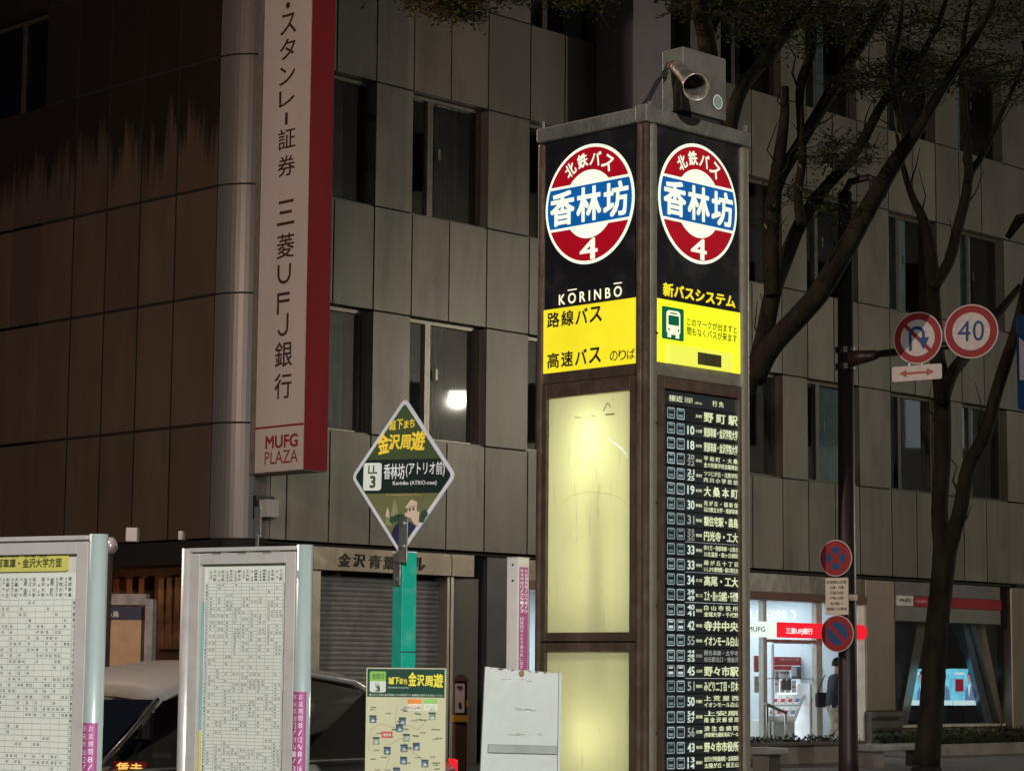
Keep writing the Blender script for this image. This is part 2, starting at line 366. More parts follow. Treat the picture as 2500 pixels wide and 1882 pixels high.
BL = {0: [[(.05, .8)], [(.2, .75)], [(.1, .5)], None], 1: [[(.0, .6)], [(.45, .75)], None, None], 2: [None, None, [(.1, .3)], None],
      3: [None, [(.0, .25)], [(0, .3)], None], 4: [[(.4, .62)], None, [(.12, .2)], [(0, .4)]], 5: [[(.35, .98)], [(.05, .3)], [(.1, .6)], None],
      6: [None, [(.04, .6)], [(.05, .45)], [(.1, .5)]], 7: [[(0, .3)], [(0, .5)], [(0, .4)], None]}
for i, (a, c) in enumerate(wins):
    for j, (v0, v1) in enumerate(LV):
        window(cu[a], cu[c], v0, v1, .30, BL[i][j])
# rounded corner: curved panels from the left facade round to the right one
FL = Face(bld, (ucor, 0, 0), (0, -1, 0), (-1, 0, 0))
levels = [zE, zD, zC, zB, zA, zB + per, zA + per, zB + 2 * per, ztop]
ccx, ccy = ucor + RAD, RAD
for a, c in zip(levels[:-1], levels[1:]):
    b = MB(); n = 14; ring = []
    for k in range(n + 1):
        t = R(180) + R(90) * k / n
        ring.append((ccx + RAD * math.cos(t), ccy + RAD * math.sin(t)))
    pts = [(x, y) for x, y in ring] + [(ccx - (RAD - .3) * .02, ccy)]
    b.prism([(x, y, a + .014) for x, y in pts], (0, 0, c - a - .028))
    b.build('curved_panel', M_round, bld)
b = MB(); b.prism([(ccx + (RAD - .03) * math.cos(R(180 + 90 * k / 10)), ccy + (RAD - .03) * math.sin(R(180 + 90 * k / 10)), .14) for k in range(11)] + [(ccx, ccy, .14)], (0, 0, ztop - .2)); b.build('corner_core', M_dark, bld)
# left facade
lx = [FL.uv(x, 600)[0] for x in (517, 427, 340, 258, 178, 98, 27)]
stp = lx[-2] - lx[-1]
lx = [-RAD] + lx[1:] + [lx[-1] - stp * k for k in range(1, 4)]
for k in range(len(lx) - 1):
    for i, (a, c) in enumerate(zip(levels[:-1], levels[1:])):
        if k >= 5 and i in (4, 6): continue
        panel(FL, lx[k + 1], lx[k], a, c, -.3, 0, CUBEL, gap=.024)
b = MB(); FL.box(b, lx[5] + .03, -RAD - .02, zE + .02, ztop - .02, -.28, -.008); b.build('joint_sealant', M_dark, bld)
b = MB(); FL.box(b, lx[-1] - .2, -RAD - .02, zE, ztop, -1.2, -.9); FL.box(b, lx[-1], -RAD - .02, zE - .01, zD + 5.9, -.8, -.31); b.build('structural_wall', M_dark, bld)
for v0, v1 in ((zA, zB + per), (zA + per, zB + 2 * per)):
    u0, u1 = lx[-1] + .3, lx[5]
    b = MB(); FL.box(b, u0, u1, v0, v0 + .06, -.3, -.2); FL.box(b, u0, u1, v1 - .06, v1, -.3, -.2); FL.box(b, u1 - .06, u1, v0 + .06, v1 - .06, -.3, -.2); FL.box(b, u0, u0 + .06, v0 + .06, v1 - .06, -.3, -.2)
    FL.box(b, u1 - 1.0, u1 - .94, v0 + .06, v1 - .06, -.3, -.2)
    wn = b.build('window', M_frame, bld); b = MB(); FL.flat(b, [(u0 + .06, v0 + .06), (u1 - .06, v0 + .06), (u1 - .06, v1 - .06), (u0 + .06, v1 - .06)], -.25); b.build('pane', M_pane, wn)
b = MB(); b.box((ucor + .3, .3, ztop), (cu[-1], 14, ztop + .25)); b.build('roof', M_wallg, bld)
b = MB(); b.box((ucor + 1.6, 13.0, .14), (cu[-1], 13.3, ztop - .01)); b.box((cu[-1] - .3, 1.6, .14), (cu[-1], 12.99, ztop - .01)); b.build('rear_wall', M_panel, bld)
# service shaft standing out of the front
su0 = F.uv(1454, 200)[0]
b = MB(); F.box(b, su0, su0 + 1.0, zE + .02, ztop + .4, .004, .86); b.build('service_shaft', mat('smooth_purple_grey_render', (.22, .20, .22), .5, .2, .1, 1.2, .05), bld, .02)
# lower floor: lintel line
b = MB(); F.box(b, ustart - .1, cu[-1], zE - .06, zE - .022, -.5, .02); b.build('lintel', M_dark, bld)
def zpx(x, y, d=0): return F.uv(x, y, d)[1]
# stainless name fascia over the shutter
def letters(face, body, name, m, parent, *a, **k):
    b = MB(); face.ptext(b, body, *a, **k); return b.build(name, m, parent)
dF = .04
u0, u1 = fu(757, 1360), fu(1154, 1380); zt, zb = zpx(950, 1343), zpx(950, 1399)
um1 = fu(1099, 1375)
b = MB(); F.box(b, u0, um1 - .006, zb, zt, -.2, dF); F.box(b, um1 + .006, u1, zb, zt, -.2, dF); fas = b.build('name_fascia', M_stain, bld, .006)
b = MB()
for ch, x, y, bold in (('金', 843, 1366, .03), ('沢', 879, 1367, .03), ('青', 917, 1370, .03), ('葉', 952, 1373, .03), ('ビ', 990, 1374, .04), ('ル', 1025, 1376, .04)):
    F.ptext(b, ch, x - 14, y, x + 14, y + 1.5, 33, dF + .012, bold, shear=.08)
b.build('lettering', mat('black_letter_paint', (.02, .018, .018), .5), fas)
# roller shutter
su, sv = fu(757, 1500, -.25), fu(1068, 1500, -.25)
prof = [(.0, 0), (.018, .018), (.03, .037), (.018, .056), (0, .070), (-.006, .070), (-.006, 0)]
b = MB(); b.prism([F.P(su, z, -.27 + d) for d, z in prof], F.u * (sv - su)); sl0 = b.build('shutter_slat', mat('grey_shutter', (.34, .33, .335), .5, .1, .15, 5, rand=.06), bld)
n = int((zb - .2) / .075)
for k in range(n):
    o = sl0 if k == 0 else inst(sl0, 'shutter_slat', bld)
    o.location = (0, 0, .16 + k * .075)
for _a in ((su - .2, su, -.5, -.02), (sv, sv + .05, -.32, -.03), (sv + .07, sv + .13, -.32, -.02)):
    b = MB(); F.box(b, _a[0], _a[1], .14, zb - .01, _a[2], _a[3]); b.build('shutter_guide', mat('brushed_guide', (.5, .46, .40), .3, .85, .1), bld)
b = MB(); F.box(b, su, sv, zb + .0, zE - .07, -1.4, -.24); F.box(b, su, sv, .14, zb - .02, -.5, -.45); b.build('shutter_box', M_dark, bld)
ug0, ug1 = sv + .14, fu(1165, 1500, -.1)
b = MB(); F.box(b, ug0, ug1, .14, zb - .02, -.3, -.08); b.build('wall', M_wallg, bld)
b = MB(); F.box(b, ug0, ug1 + .12, zb + 0.0, zE - .07, -.4, -.22); F.box(b, ug1 + .004, ug1 + .13, .14, zb - .004, -.6, -.5); b.build('recess', M_dark, bld)
uc0, uc1 = ug1 + .14, fu(1287, 1500)
b = MB(); F.box(b, uc0, uc1, .14, zE - .064, -.6, -.02); b.build('column', mat('dark_grey_column', (.10, .095, .10), .45, .5, .15, 2), bld)
b = MB(); F.box(b, ustart - .05, u0 - .01, .14, zE - .07, -.6, -.1); b.build('wall', M_wallg, bld)
# ---- bank lobby behind glass
M_white = mat('white_interior_wall', (.40, .46, .50), .6, 0, .06, 2)
M_fl = mat('lobby_floor', (.45, .40, .36), .3, 0, .1, 3)
ub0, ub1 = uc1 + .02, fu(2116, 1600)
zg = zpx(1900, 1466); zf = .30
b = MB(); F.box(b, ub0, ub1, zf - .15, zf, -5.0, -.02); b.build('lobby_floor', M_fl, bld)
b = MB(); F.box(b, ub0, ub1, zf, zg + .3, -5.1, -5.0); F.box(b, ub0 - .01, ub0 + .1, zf, zg + .3, -4.99, -.3); F.box(b, ub1 - .1, ub1, zf, zg + .3, -4.99, -.3); F.box(b, ub0 + .11, ub1 - .11, zg + .22, zg + .3, -4.99, -.3); b.build('lobby_wall', M_white, bld)
for _x in (1870, 1912, 1950, 2010):
    b = MB(); _u = F.uv(_x, 1600, -4.9)[0]; F.box(b, _u - .02, _u + .02, zf, zg + .2, -4.99, -4.93); b.build('wall_batten', mat('batten_grey', (.22, .25, .27), .5), bld)
M_lum = emit('lobby_ceiling_light', (.86, .94, 1), 4)
for k in range(7):
    uu = ub0 + .8 + k * (ub1 - ub0 - 1.6) / 6
    b = MB(); F.box(b, uu - .3, uu + .3, zg + .16, zg + .215, -3.6, -1.2); b.build('ceiling_light', M_lum, bld)
ld = bpy.data.lights.new('lobby_light', 'AREA'); ld.shape = 'RECTANGLE'; ld.size = (ub1 - ub0) * .9; ld.size_y = 2.6; ld.energy = 330; ld.color = (.86, .94, 1)
lo = bpy.data.objects.new('lobby_light', ld); COL.objects.link(lo); lo.parent = bld; lo.location = F.P((ub0 + ub1) / 2, zg + .12, -2.5)
zs0, zs1 = zpx(1930, 1402), zpx(1930, 1447)
b = MB(); F.box(b, ub0, ub1, zs0 + .02 if zs0 < zs1 else zs1, zE - .07, -.35, -.012); b.build('stainless_fascia', M_stain, bld, .004)
zlow = min(zs0, zs1)
b = MB(); F.box(b, ub0, ub1, zg, zlow + .0, -.35, .03); b.build('transom', mat('brown_transom', (.16, .09, .075), .4, .4), bld)
M_lob = glass('lobby_glass', (.93, .96, .97), .05, .0)
posts = [ub0 + .03, ub0 + 2.0, ub0 + 4.2] + [fu(1862, 1700, -.1), fu(1995, 1700, -.1), ub1 - .12]
for k in range(len(posts) - 1):
    b = MB(); F.flat(b, [(posts[k] + .04, zf), (posts[k + 1] - .04, zf), (posts[k + 1] - .04, zg - .01), (posts[k] + .04, zg - .01)], -.1); b.build('pane', M_lob, bld)
for k, q in enumerate(posts):
    ww = (.05, .04, .04, .05, .09, .12)[k]
    b = MB(); F.box(b, q - ww, q + ww, zf, zg - .005, -.15, -.04); b.build('glazing_post', mat('grey_green_post', (.36, .37, .33), .4, .3) if k < 5 else mat('white_jamb', (.85, .85, .84), .5), bld)
b = MB(); F.box(b, posts[3] + .06, posts[4] - .1, zpx(1900, 1567), zpx(1900, 1560), -.14, -.05); b.build('door_rail', M_steel, bld)
b = MB(); F.box(b, ub0, ub1 + .02, .15, zf - .005, .0, .35); b.build('step', mat('pale_step_stone', (.42, .38, .34), .6, 0, .25, 8), bld)
# bank sign band
sgn = thing('sign_band', 'long lit bank sign, white then red, over the glass doors', 'sign', bld.matrix_world @ F.P((ub0 + ub1) / 2, zpx(1900, 1558, .1), .1), R(90) - yR)
FS = Face(sgn, (0, 0, 0), (1, 0, 0), (0, -1, 0))
uL = FS.uv(1786, 1540, .12)[0]; uM = FS.uv(1896, 1540, .12)[0]; uE = FS.uv(2117, 1540, .12)[0]
zt, zb2 = FS.uv(1930, 1519, .12)[1], FS.uv(1930, 1556, .12)[1]
b = MB(); FS.plate(b, [(uL, zb2), (uM, zb2), (uM, zt), (uL, zt)], 0, .12); p1 = b.build('white_panel', emit('lit_white_acrylic', (.80, .92, .84), 1.0), sgn)
pts = [(uM + .004, zb2), (uE - .12, zb2), (uE - .03, zb2 + .05), (uE, zb2 + .12), (uE, zt - .12), (uE - .03, zt - .05), (uE - .12, zt), (uM + .004, zt)]
b = MB(); FS.plate(b, pts, 0, .12); p2 = b.build('red_panel', emit('lit_red_acrylic', (.82, .005, .02), 1.0), sgn)
letters(FS, 'MUFG', 'lettering', mat('grey_sign_letter', (.09, .13, .11), .5), p1, 1826, 1534, 1868, 1536, 12, .126, .02)
letters(FS, '三菱UFJ銀行', 'lettering', emit('lit_white_letter', (1, .93, .9), 1.1), p2, 1919, 1539, 1984, 1543, 17, .126, .02)
# things inside the lobby
def inner_bar(x0, y0, x1, y1, d, m, nm):
    b = MB(); u0, _ = F.uv(x0, y0, d); u1, _ = F.uv(x1, y1, d); v1 = F.uv((x0 + x1) / 2, y0, d)[1]; v0 = F.uv((x0 + x1) / 2, y1, d)[1]
    F.box(b, u0, u1, v0, v1, d - .05, d); b.build(nm, m, bld)
M_ig = mat('inner_grey_frame', (.30, .32, .31), .4, .2); M_it = mat('inner_teal_grey', (.20, .27, .30), .5)
inner_bar(1868, 1562, 1874, 1845, -.9, M_ig, 'inner_door_frame'); inner_bar(1889, 1566, 1988, 1571, -.9, M_ig, 'inner_door_frame'); inner_bar(1888, 1572, 1891, 1845, -.9, M_ig, 'inner_door_frame')
inner_bar(1868, 1572, 1986, 1600, -4.6, mat('lobby_dark_band', (.06, .08, .09), .5), 'bulkhead'); inner_bar(1862, 1700, 1990, 1860, -4.5, M_it, 'back_counter')
for _y in range(12): inner_bar(1868, 1600 + _y * 9, 1885, 1601.5 + _y * 9, -3.5, M_ig, 'louvre')
inner_bar(1858, 1655, 1990, 1657, -.13, M_ig, 'glass_rail')
def lob(x, y, d): u, v = F.uv(x, y, d); return u, v
def lobquad(b, d, x0, y0, x1, y1, th=.02):
    u0, v1 = F.uv(x0, y0, d); u1, v0 = F.uv(x1, y1, d); v1 = F.uv((x0 + x1) / 2, y0, d)[1]; v0 = F.uv((x0 + x1) / 2, y1, d)[1]
    F.box(b, u0, u1, v0, v1, d - th, d); return u0, u1, v0, v1
M_red = mat('red_print', (.55, .02, .03), .5); M_wh = mat('white_print', (.82, .82, .82), .5); M_bk = mat('black_print', (.02, .02, .02), .5)
M_grey = mat('grey_counter', (.42, .43, .40), .5)
dd = -1.5
def inroom(name, label, cat): 
    t = thing(name, label, cat, bld.matrix_world @ F.P(fu(1915, 1700, dd), zf, dd)); return t
rk = thing('brochure_rack', 'brochure rack with red header and slanted tray of leaflets inside the bank lobby', 'rack', bld.matrix_world.copy().translation)
rk.matrix_world = bld.matrix_world
b = MB(); lobquad(b, dd, 1891, 1603, 1963, 1624); h = b.build('header_board', M_red, rk)
letters(F, '三菱UFJの口座', 'lettering', M_wh, h, 1901, 1608, 1950, 1610, 5, dd + .006, .03)
b = MB(); lobquad(b, dd, 1891, 1624.6, 1934, 1635); b.build('header_board', M_red, rk)
b = MB(); lobquad(b, dd, 1889, 1635.5, 1929, 1657); h = b.build('poster', M_wh, rk)
b = MB(); u, v = F.uv(1897, 1643, dd); F.disc(b, u, v, .035, dd + .005); F.plate(b, [(u - .07, v - .13), (u + .07, v - .13), (u + .03, v - .04), (u - .03, v - .04)], dd + .002, dd + .004); b.build('portrait', mat('brown_skin_print', (.35, .12, .12), .6), h)
b = MB(); F.ptext(b, '新生活応援', 1906, 1641, 1926, 1642, 6, dd + .005, .05); b.build('lettering', M_bk, h)
b = MB(); lobquad(b, dd, 1933, 1626, 1962, 1657); b.build('poster', mat('dark_poster', (.12, .13, .14), .5), rk)
b = MB(); lobquad(b, dd + .03, 1934, 1628, 1945, 1650); b.build('poster', M_wh, rk)
for k in range(4):
    b = MB(); lobquad(b, dd, 1891 + k * 14, 1660, 1902 + k * 14, 1690); h = b.build('leaflet', M_wh, rk)
    b = MB(); lobquad(b, dd + .012, 1893 + k * 14, 1675 if k % 2 else 1668, 1900 + k * 14, 1678 if k % 2 else 1671, .004); b.build('print', M_red, h)
for k in range(2):
    b = MB(); lobquad(b, dd + .06, 1915 + k * 12, 1655, 1920 + k * 12, 1684, .05); b.build('monitor_arm', M_bk, rk)
# slanted tray: rises away from the viewer
a0 = F.P(*lob(1871, 1754, -.9), -.9); a1 = F.P(*lob(1941, 1755, -.9), -.9); a2 = F.P(*lob(1965, 1694, -1.35), -1.35); a3 = F.P(*lob(1886, 1696, -1.35), -1.35)
b = MB(); b.prism([a0, a1, a2, a3], (0, 0, -.05)); b.build('tray', mat('tray_white', (.62, .66, .62), .5), rk)
for i in range(2):
    for k in range(4):
        def q(s, t): return a0 * (1 - s) * (1 - t) + a1 * s * (1 - t) + a2 * s * t + a3 * (1 - s) * t + Vector((0, 0, .012))
        s0, s1, t0, t1 = .05 + k * .235, .24 + k * .235, .06 + i * .48, .44 + i * .48
        b = MB(); b.prism([q(s0, t0), q(s1, t0), q(s1, t1), q(s0, t1)], (0, 0, .01)); h = b.build('leaflet', M_wh, rk)
        b = MB(); b.poly([q(s0 + .03, t0 + .1) + Vector((0, 0, .014)), q(s1 - .03, t0 + .1) + Vector((0, 0, .014)), q(s1 - .03, t0 + .24) + Vector((0, 0, .014)), q(s0 + .03, t0 + .24) + Vector((0, 0, .014))]); b.build('print', M_red if k < 3 else mat('blue_print', (.1, .2, .4), .5), h)
b = MB(); u0, _ = lob(1878, 1760, -1.0); u1, _ = lob(1940, 1760, -1.0); F.box(b, u0, u1, zf, F.uv(1900, 1758, -1.0)[1], -1.6, -1.0); b.build('counter', M_grey, rk)
mc = thing('cash_machine', 'white upright machine standing right of the leaflet rack in the bank lobby', 'machine'); mc.matrix_world = bld.matrix_world
u0, _ = lob(1977, 1700, -1.2); v1 = F.uv(1995, 1668, -1.2)[1]
b = MB(); F.box(b, u0, u0 + .55, zf, v1, -2.0, -1.2); b.build('cabinet', M_wh, mc, .02)
b = MB(); F.box(b, u0 + .05, u0 + .12, zf + .3, v1 - .25, -1.198, -1.19); F.box(b, u0 + .1, u0 + .25, v1 - .4, v1 - .28, -1.198, -1.17); b.build('slot_panel', mat('machine_dark', (.1, .12, .15), .4), mc)
b = MB(); u, v = lob(1986, 1719, -1.15); F.box(b, u - .04, u + .04, v - .03, v + .03, -1.195, -1.14); b.build('knob', mat('machine_red', (.5, .05, .03), .4), mc)
for _k, (_x0, _y0, _x1, _y1, _c) in enumerate(((1842, 1600, 1855, 1640, (.5, .08, .08)), (1842, 1650, 1855, 1690, (.55, .55, .5)), (1966, 1640, 1980, 1660, (.1, .25, .45)), (2010, 1572, 2032, 1600, (.6, .6, .58)))):
    b = MB(); lobquad(b, -.35 if _x0 < 1860 else -2.5, _x0, _y0, _x1, _y1); b.build('wall_poster', mat('poster_%d' % _k, _c, .4, 0, .4, 25), bld)
ps = thing('notice_board', 'pair of brown notices on the lobby wall near the walking person', 'notice'); ps.matrix_world = bld.matrix_world
b = MB(); lobquad(b, -1.0, 2004, 1607, 2034, 1629); b.build('notice', mat('brown_notice', (.30, .10, .06), .5), ps)
b = MB(); lobquad(b, -1.0, 2004, 1640, 2042, 1654); b.build('notice', mat('brown_notice', (.30, .10, .06), .5), ps)
b = MB(); lobquad(b, -.98, 2004, 1630, 2034, 1639); b.build('ledge', M_wh, ps)
b = MB(); lobquad(b, -1.03, 2037, 1590, 2046, 1650); b.build('frame_post', M_wh, ps)
hr = thing('handrail', 'steel handrail sloping down beside the entrance step of the bank', 'handrail', bld.matrix_world @ F.P(fu(1880, 1700, .9), GZ, .9)); hr.matrix_world = bld.matrix_world
p0 = F.P(*lob(1870, 1718, .9), .9); p1 = F.P(*lob(1918, 1739, .9), .9)
b = MB(); b.tube([p0, p1], .028, 8); b.build('rail', M_steel, hr, smooth=True)
for q in (p0 + (p1 - p0) * .06, p1):
    b = MB(); b.tube([q, Vector((q.x, q.y, GZ))], .022, 8); b.build('leg', M_steel, hr, smooth=True)
# the lit store sign across the side street: it is seen mirrored in the lobby glass
gp = bld.matrix_world @ F.P(0, 0, -.1); gn = F.wn
def mirror(p): return p - gn * (2 * (p - gp).dot(gn))
D = 65.3
vl = at(1836, 1504, D); vr = at(1919, 1501, D)
rl, rr = mirror(vr), mirror(vl); ux = (rr - rl); wd = ux.length; ux.z = 0; ux.normalize()
st = thing('store_sign', 'lit white store letters over the side street, seen mirrored in the bank glass', 'sign', rl)
st.matrix_world = Matrix.Translation(rl) @ Matrix.Rotation(math.atan2(ux.y, ux.x), 4, 'Z')
FM = Face(st, (0, 0, 0), (1, 0, 0), (0, -1, 0))
b = MB(); FM.text(b, 'BREITLING', 0, wd * 1.55, -.13, .13, .05, .012); b.build('lettering', emit('lit_store_letter', (1, .97, .95), 5), st)
b = MB(); FM.ring(b, -.12 * 1, 0, .10, .16, .05, 16, R(90), R(250)); b.build('logo', emit('lit_orange_logo', (1, .55, .1), 4), st)
b = MB(); FM.box(b, -.6, wd * 1.5 + .3, -.35, .35, -.1, .0); b.build('board', M_bk, st)
b = MB(); FM.box(b, -.5, -.4, -rl.z, -.36, -.08, -.02); FM.box(b, wd * 1.5 + .1, wd * 1.5 + .2, -rl.z, -.36, -.08, -.02); b.build('post', M_pole, st)
# ---- stainless pillar and the show window to the right
up0, up1 = ub1 + .02, fu(2189, 1600)
b = MB(); F.box(b, up0, up1, .9, zE - .07, -.5, -.03); b.build('pillar', mat('brushed_brown_steel', (.40, .33, .27), .38, .75, .12, 2, .1, 12, stretch=(1, 1, .3)), bld, .02)
b = MB(); F.box(b, up0 - .05, up1 + .02, .15, .895, -.5, .12); b.build('plinth', mat('dark_stone', (.09, .085, .08), .5, 0, .3, 6), bld)
b = MB(); F.box(b, up0 - .05, up1 - .05, .78, .81, .2, .23); F.box(b, up0 - .05, up1 - .05, .55, .58, .2, .23); b.build('pipe_rail', M_bk, bld)
uw0, uw1 = up1 + .01, fu(2447, 1600)
zw1, zw0 = zpx(2320, 1519), zpx(2320, 1767)
za, zb3, zc = zpx(2320, 1432), zpx(2320, 1459), zpx(2320, 1484)
M_gp = mat('grey_shop_panel', (.20, .19, .175), .45, .3, .08, 2)
um = fu(2318, 1500)
b = MB(); F.box(b, uw0, um - .008, zc, zw1, -.25, -.03); b.build('shop_panel', M_gp, bld); b = MB(); F.box(b, um + .008, uw1, zc, zw1, -.25, -.03); b.build('shop_panel', M_gp, bld)
b = MB(); F.box(b, uw0, uw1, zb3 + .01, zE - .07, -.25, -.03); b.build('shop_panel', mat('darker_shop_panel', (.17, .16, .155), .45, .3), bld)
sb = thing('sign_band', 'unlit red and white bank strip sign above the dark show window', 'sign', bld.matrix_world @ F.P(uw0, zc, 0), R(90) - yR)
FB = Face(sb, (0, 0, 0), (1, 0, 0), (0, -1, 0)); uq = fu(2230, 1465) - uw0; hh = zb3 - zc
b = MB(); FB.box(b, 0, uq - .004, .005, hh, -.2, 0); p1 = b.build('white_panel', mat('dim_white_acrylic', (.62, .58, .57), .4), sb)
letters(FB, 'MUFG', 'lettering', M_bk, p1, 2196, 1464, 2224, 1466, 8, .005, .03)
b = MB(); FB.box(b, uq, uw1 - uw0, .005, hh, -.2, 0); p2 = b.build('red_panel', mat('dim_red_acrylic', (.26, .02, .025), .4), sb)
letters(FB, '三菱UFJ銀行', 'lettering', mat('pink_letter', (.7, .3, .3), .5), p2, 2234, 1467, 2262, 1469, 8, .005, .03)
b = MB(); F.box(b, uw0, uw1 + 3.2, zw0, zw1, -2.2, -2.1); F.box(b, uw0 - .02, uw0 + .03, zw0, zw1, -2.09, -.04); F.box(b, uw1 + 3.2, uw1 + 3.25, zw0, zw1, -2.09, -.95); F.box(b, uw0 + .04, uw1 + 3.2, zw0 - .1, zw0 - .062, -2.09, -.04); F.box(b, uw1 + .02, uw1 + 3.2, zw0, zw1, -.95, -.91); b.build('show_window_recess', M_room, bld)
b = MB(); F.flat(b, [(uw0, zw0), (uw1, zw0), (uw1, zw1), (uw0, zw1)], -.12); b.build('pane', glass('show_window_glass', (.85, .87, .88), .01), bld)
M_beam = mat('steel_beam', (.42, .36, .30), .3, .8, .15, 3)
def beam(x0a, x0b, ya, x1a, x1b, yb, d, m, nm='diagonal_beam'):
    b = MB(); p = [F.uv(x0a, ya, d), F.uv(x0b, ya, d), F.uv(x1b, yb, d), F.uv(x1a, yb, d)]; F.plate(b, p, d - .12, d); b.build(nm, m, bld)
beam(2241, 2263, 1518, 2198, 2216, 1766, -.3, M_beam); beam(2380, 2403, 1524, 2441, 2452, 1766, -.3, M_beam)
M_bb = mat('blue_lit_beam', (.20, .25, .31), .3, .7, .2, 3)  # bluish light on the inner beams is put into their colour
beam(2350, 2378, 1523, 2406, 2440, 1768, -.44, M_bb); beam(2334, 2346, 1523, 2376, 2384, 1630, -.9, M_bb)
# lit posters
M_p = emit('lit_poster_blue', (.16, .55, .72), 1.0, .25); M_pl = emit('lit_poster_pale', (.62, .82, .85), .9); M_suit = emit('lit_poster_suit', (.14, .24, .42), .8)
M_skin = emit('lit_poster_skin', (.62, .36, .30), .7); M_hair = emit('lit_poster_hair', (.05, .03, .03), .4); M_redp = emit('lit_poster_red', (.35, .01, .04), .6)
pd = -.58
for k, (x0, x1) in enumerate(((2217, 2270), (2274, 2325), (2327, 2394))):
    pt = thing('display_poster', ['leftmost lit blue poster of a man in a suit, cut by the tree trunk', 'middle lit blue poster of a man in a suit just right of the tree trunk', 'rightmost lit blue poster with a dark red square beside a man in a suit'][k], 'poster', group='lit posters in the show window'); pt.matrix_world = bld.matrix_world
    ua, vt = F.uv(x0, 1632, pd); uc, vb = F.uv(x1, 1721, pd); vt = F.uv((x0 + x1) / 2, 1632, pd)[1]; vb = F.uv((x0 + x1) / 2, 1721, pd)[1]; hh = vt - vb
    b = MB(); F.box(b, ua, uc, vb, vt, pd - .08, pd); bd = b.build('light_box', M_p, pt)
    b = MB(); F.flat(b, [(ua, vb), (uc, vb), (uc, vb + .1), (ua, vb + .1)], pd + .004); b.build('caption_strip', M_pl, pt)
    cx = uc - (uc - ua) * (.40 if k < 2 else .42); s_ = hh * .16
    b = MB(); F.flat(b, [(cx - s_ * 1.5, vb + .1), (min(cx + s_ * 1.8, uc), vb + .1), (min(cx + s_ * 1.5, uc), vb + hh * .42), (cx + s_ * .3, vb + hh * .58), (cx - s_ * .3, vb + hh * .58), (cx - s_ * 1.2, vb + hh * .4)], pd + .006); b.build('suit', M_suit, pt)
    b = MB(); F.flat(b, [(cx - .02, vb + hh * .2), (cx + .05, vb + hh * .57), (cx - .06, vb + hh * .57)], pd + .008); b.build('shirt', M_pl, pt)
    b = MB(); F.disc(b, cx, vb + hh * .79, s_ * .62, pd + .010, 20, s_ * .95); b.build('hair', M_hair, pt)
    b = MB(); F.disc(b, cx - .01, vb + hh * .735, s_ * .5, pd + .013, 20, s_ * .78); b.build('face', M_skin, pt)
    if k == 2:
        b = MB(); F.flat(b, [(ua + .06, vb + hh * .38), (ua + .36, vb + hh * .38), (ua + .36, vb + hh * .72), (ua + .06, vb + hh * .72)], pd + .006); b.build('red_square', M_redp, pt)
    b = MB(); F.flat(b, [(ua + .05, vb + hh * .84), (ua + .4, vb + hh * .84), (ua + .4, vb + hh * .90), (ua + .05, vb + hh * .90)], pd + .006); b.build('caption', M_pl, pt)
# stone sill blocks
nb = 5
for k in range(nb):
    a, c = uw0 + (uw1 - uw0) * k / nb, uw0 + (uw1 - uw0) * (k + 1) / nb
    panel(F, a, c, .45, zw0 - .06, -.4, .0, None, 'stone_block', .008).data = CUBE
b = MB(); F.box(b, uw0, uw1, zw0 - .055, zw0 - .005, -.5, .06); b.build('stone_sill', mat('pale_stone', (.45, .38, .30), .4, 0, .3, 5), bld, .01)
b = MB(); F.box(b, uw0, uw1, .15, .44, -.4, .02); b.build('plinth', MATS['dark_stone'], bld)
ux0 = fu(2474, 1600)
b = MB(); F.box(b, uw1 + .02, ux0 - .02, .15, zE - .07, -.9, -.6); b.build('recess', M_dark, bld)
b = MB(); F.box(b, ux0, ux0 + 3.5, .15, zE - .07, -.8, -.03); b.build('pillar', MATS['brushed_brown_steel'], bld, .02)
for k in range(3):
    for a, c in spans + LV: panel(F, cu[-1] + k * 1.0 if k else cu[-1], cu[-1] + (k + 1) * 1.0, a, c, -.3, -.02)
# ------------------------------------------------------------------ vertical bank sign on the corner
M_sw = mat('sign_white_face', (.62, .57, .56), .5, 0, .06, 1.5, stretch=(1, 1, .3)); M_srd = mat('sign_red_face', (.26, .008, .014), .75, 0, .08, 2)
M_sgf = mat('sign_grey_edge', (.30, .28, .26), .45, .4); M_brl = mat('brown_sign_letter', (.07, .035, .03), .5); M_rdl = mat('red_sign_letter', (.30, .03, .03), .5)
DO = 1.30
so = F.uv(742, 1147, DO)
vs = thing('vertical_sign', 'tall vertical bank sign with pinkish white face and red side at the rounded corner', 'sign', bld.matrix_world @ F.P(so[0], so[1], 0), R(90) - yR)
FW1 = Face(vs, (0, 0, 0), (0, -1, 0), (-1, 0, 0))   # white face, looks left
FR1 = Face(vs, (0, -DO, 0), (1, 0, 0), (0, -1, 0))  # red end
HS = 10.0
b = MB(); b.box((0.0, -DO + .012, 0), (.43, -.08, HS)); b.build('sign_box', M_sgf, vs)
b = MB(); FW1.box(b, .22, DO - .012, .012, HS, .002, .012); wf = b.build('white_panel', M_sw, vs)
b = MB(); FR1.box(b, .0, .43, .01, HS, -.01, .006); b.build('red_panel', M_srd, vs)
for v in (.6, 3.6, 6.6, 9.2):
    b = MB(); b.box((.12, -.1, v), (.30, -.0, v + .12)); b.build('bracket', M_dark, vs)
b = MB()
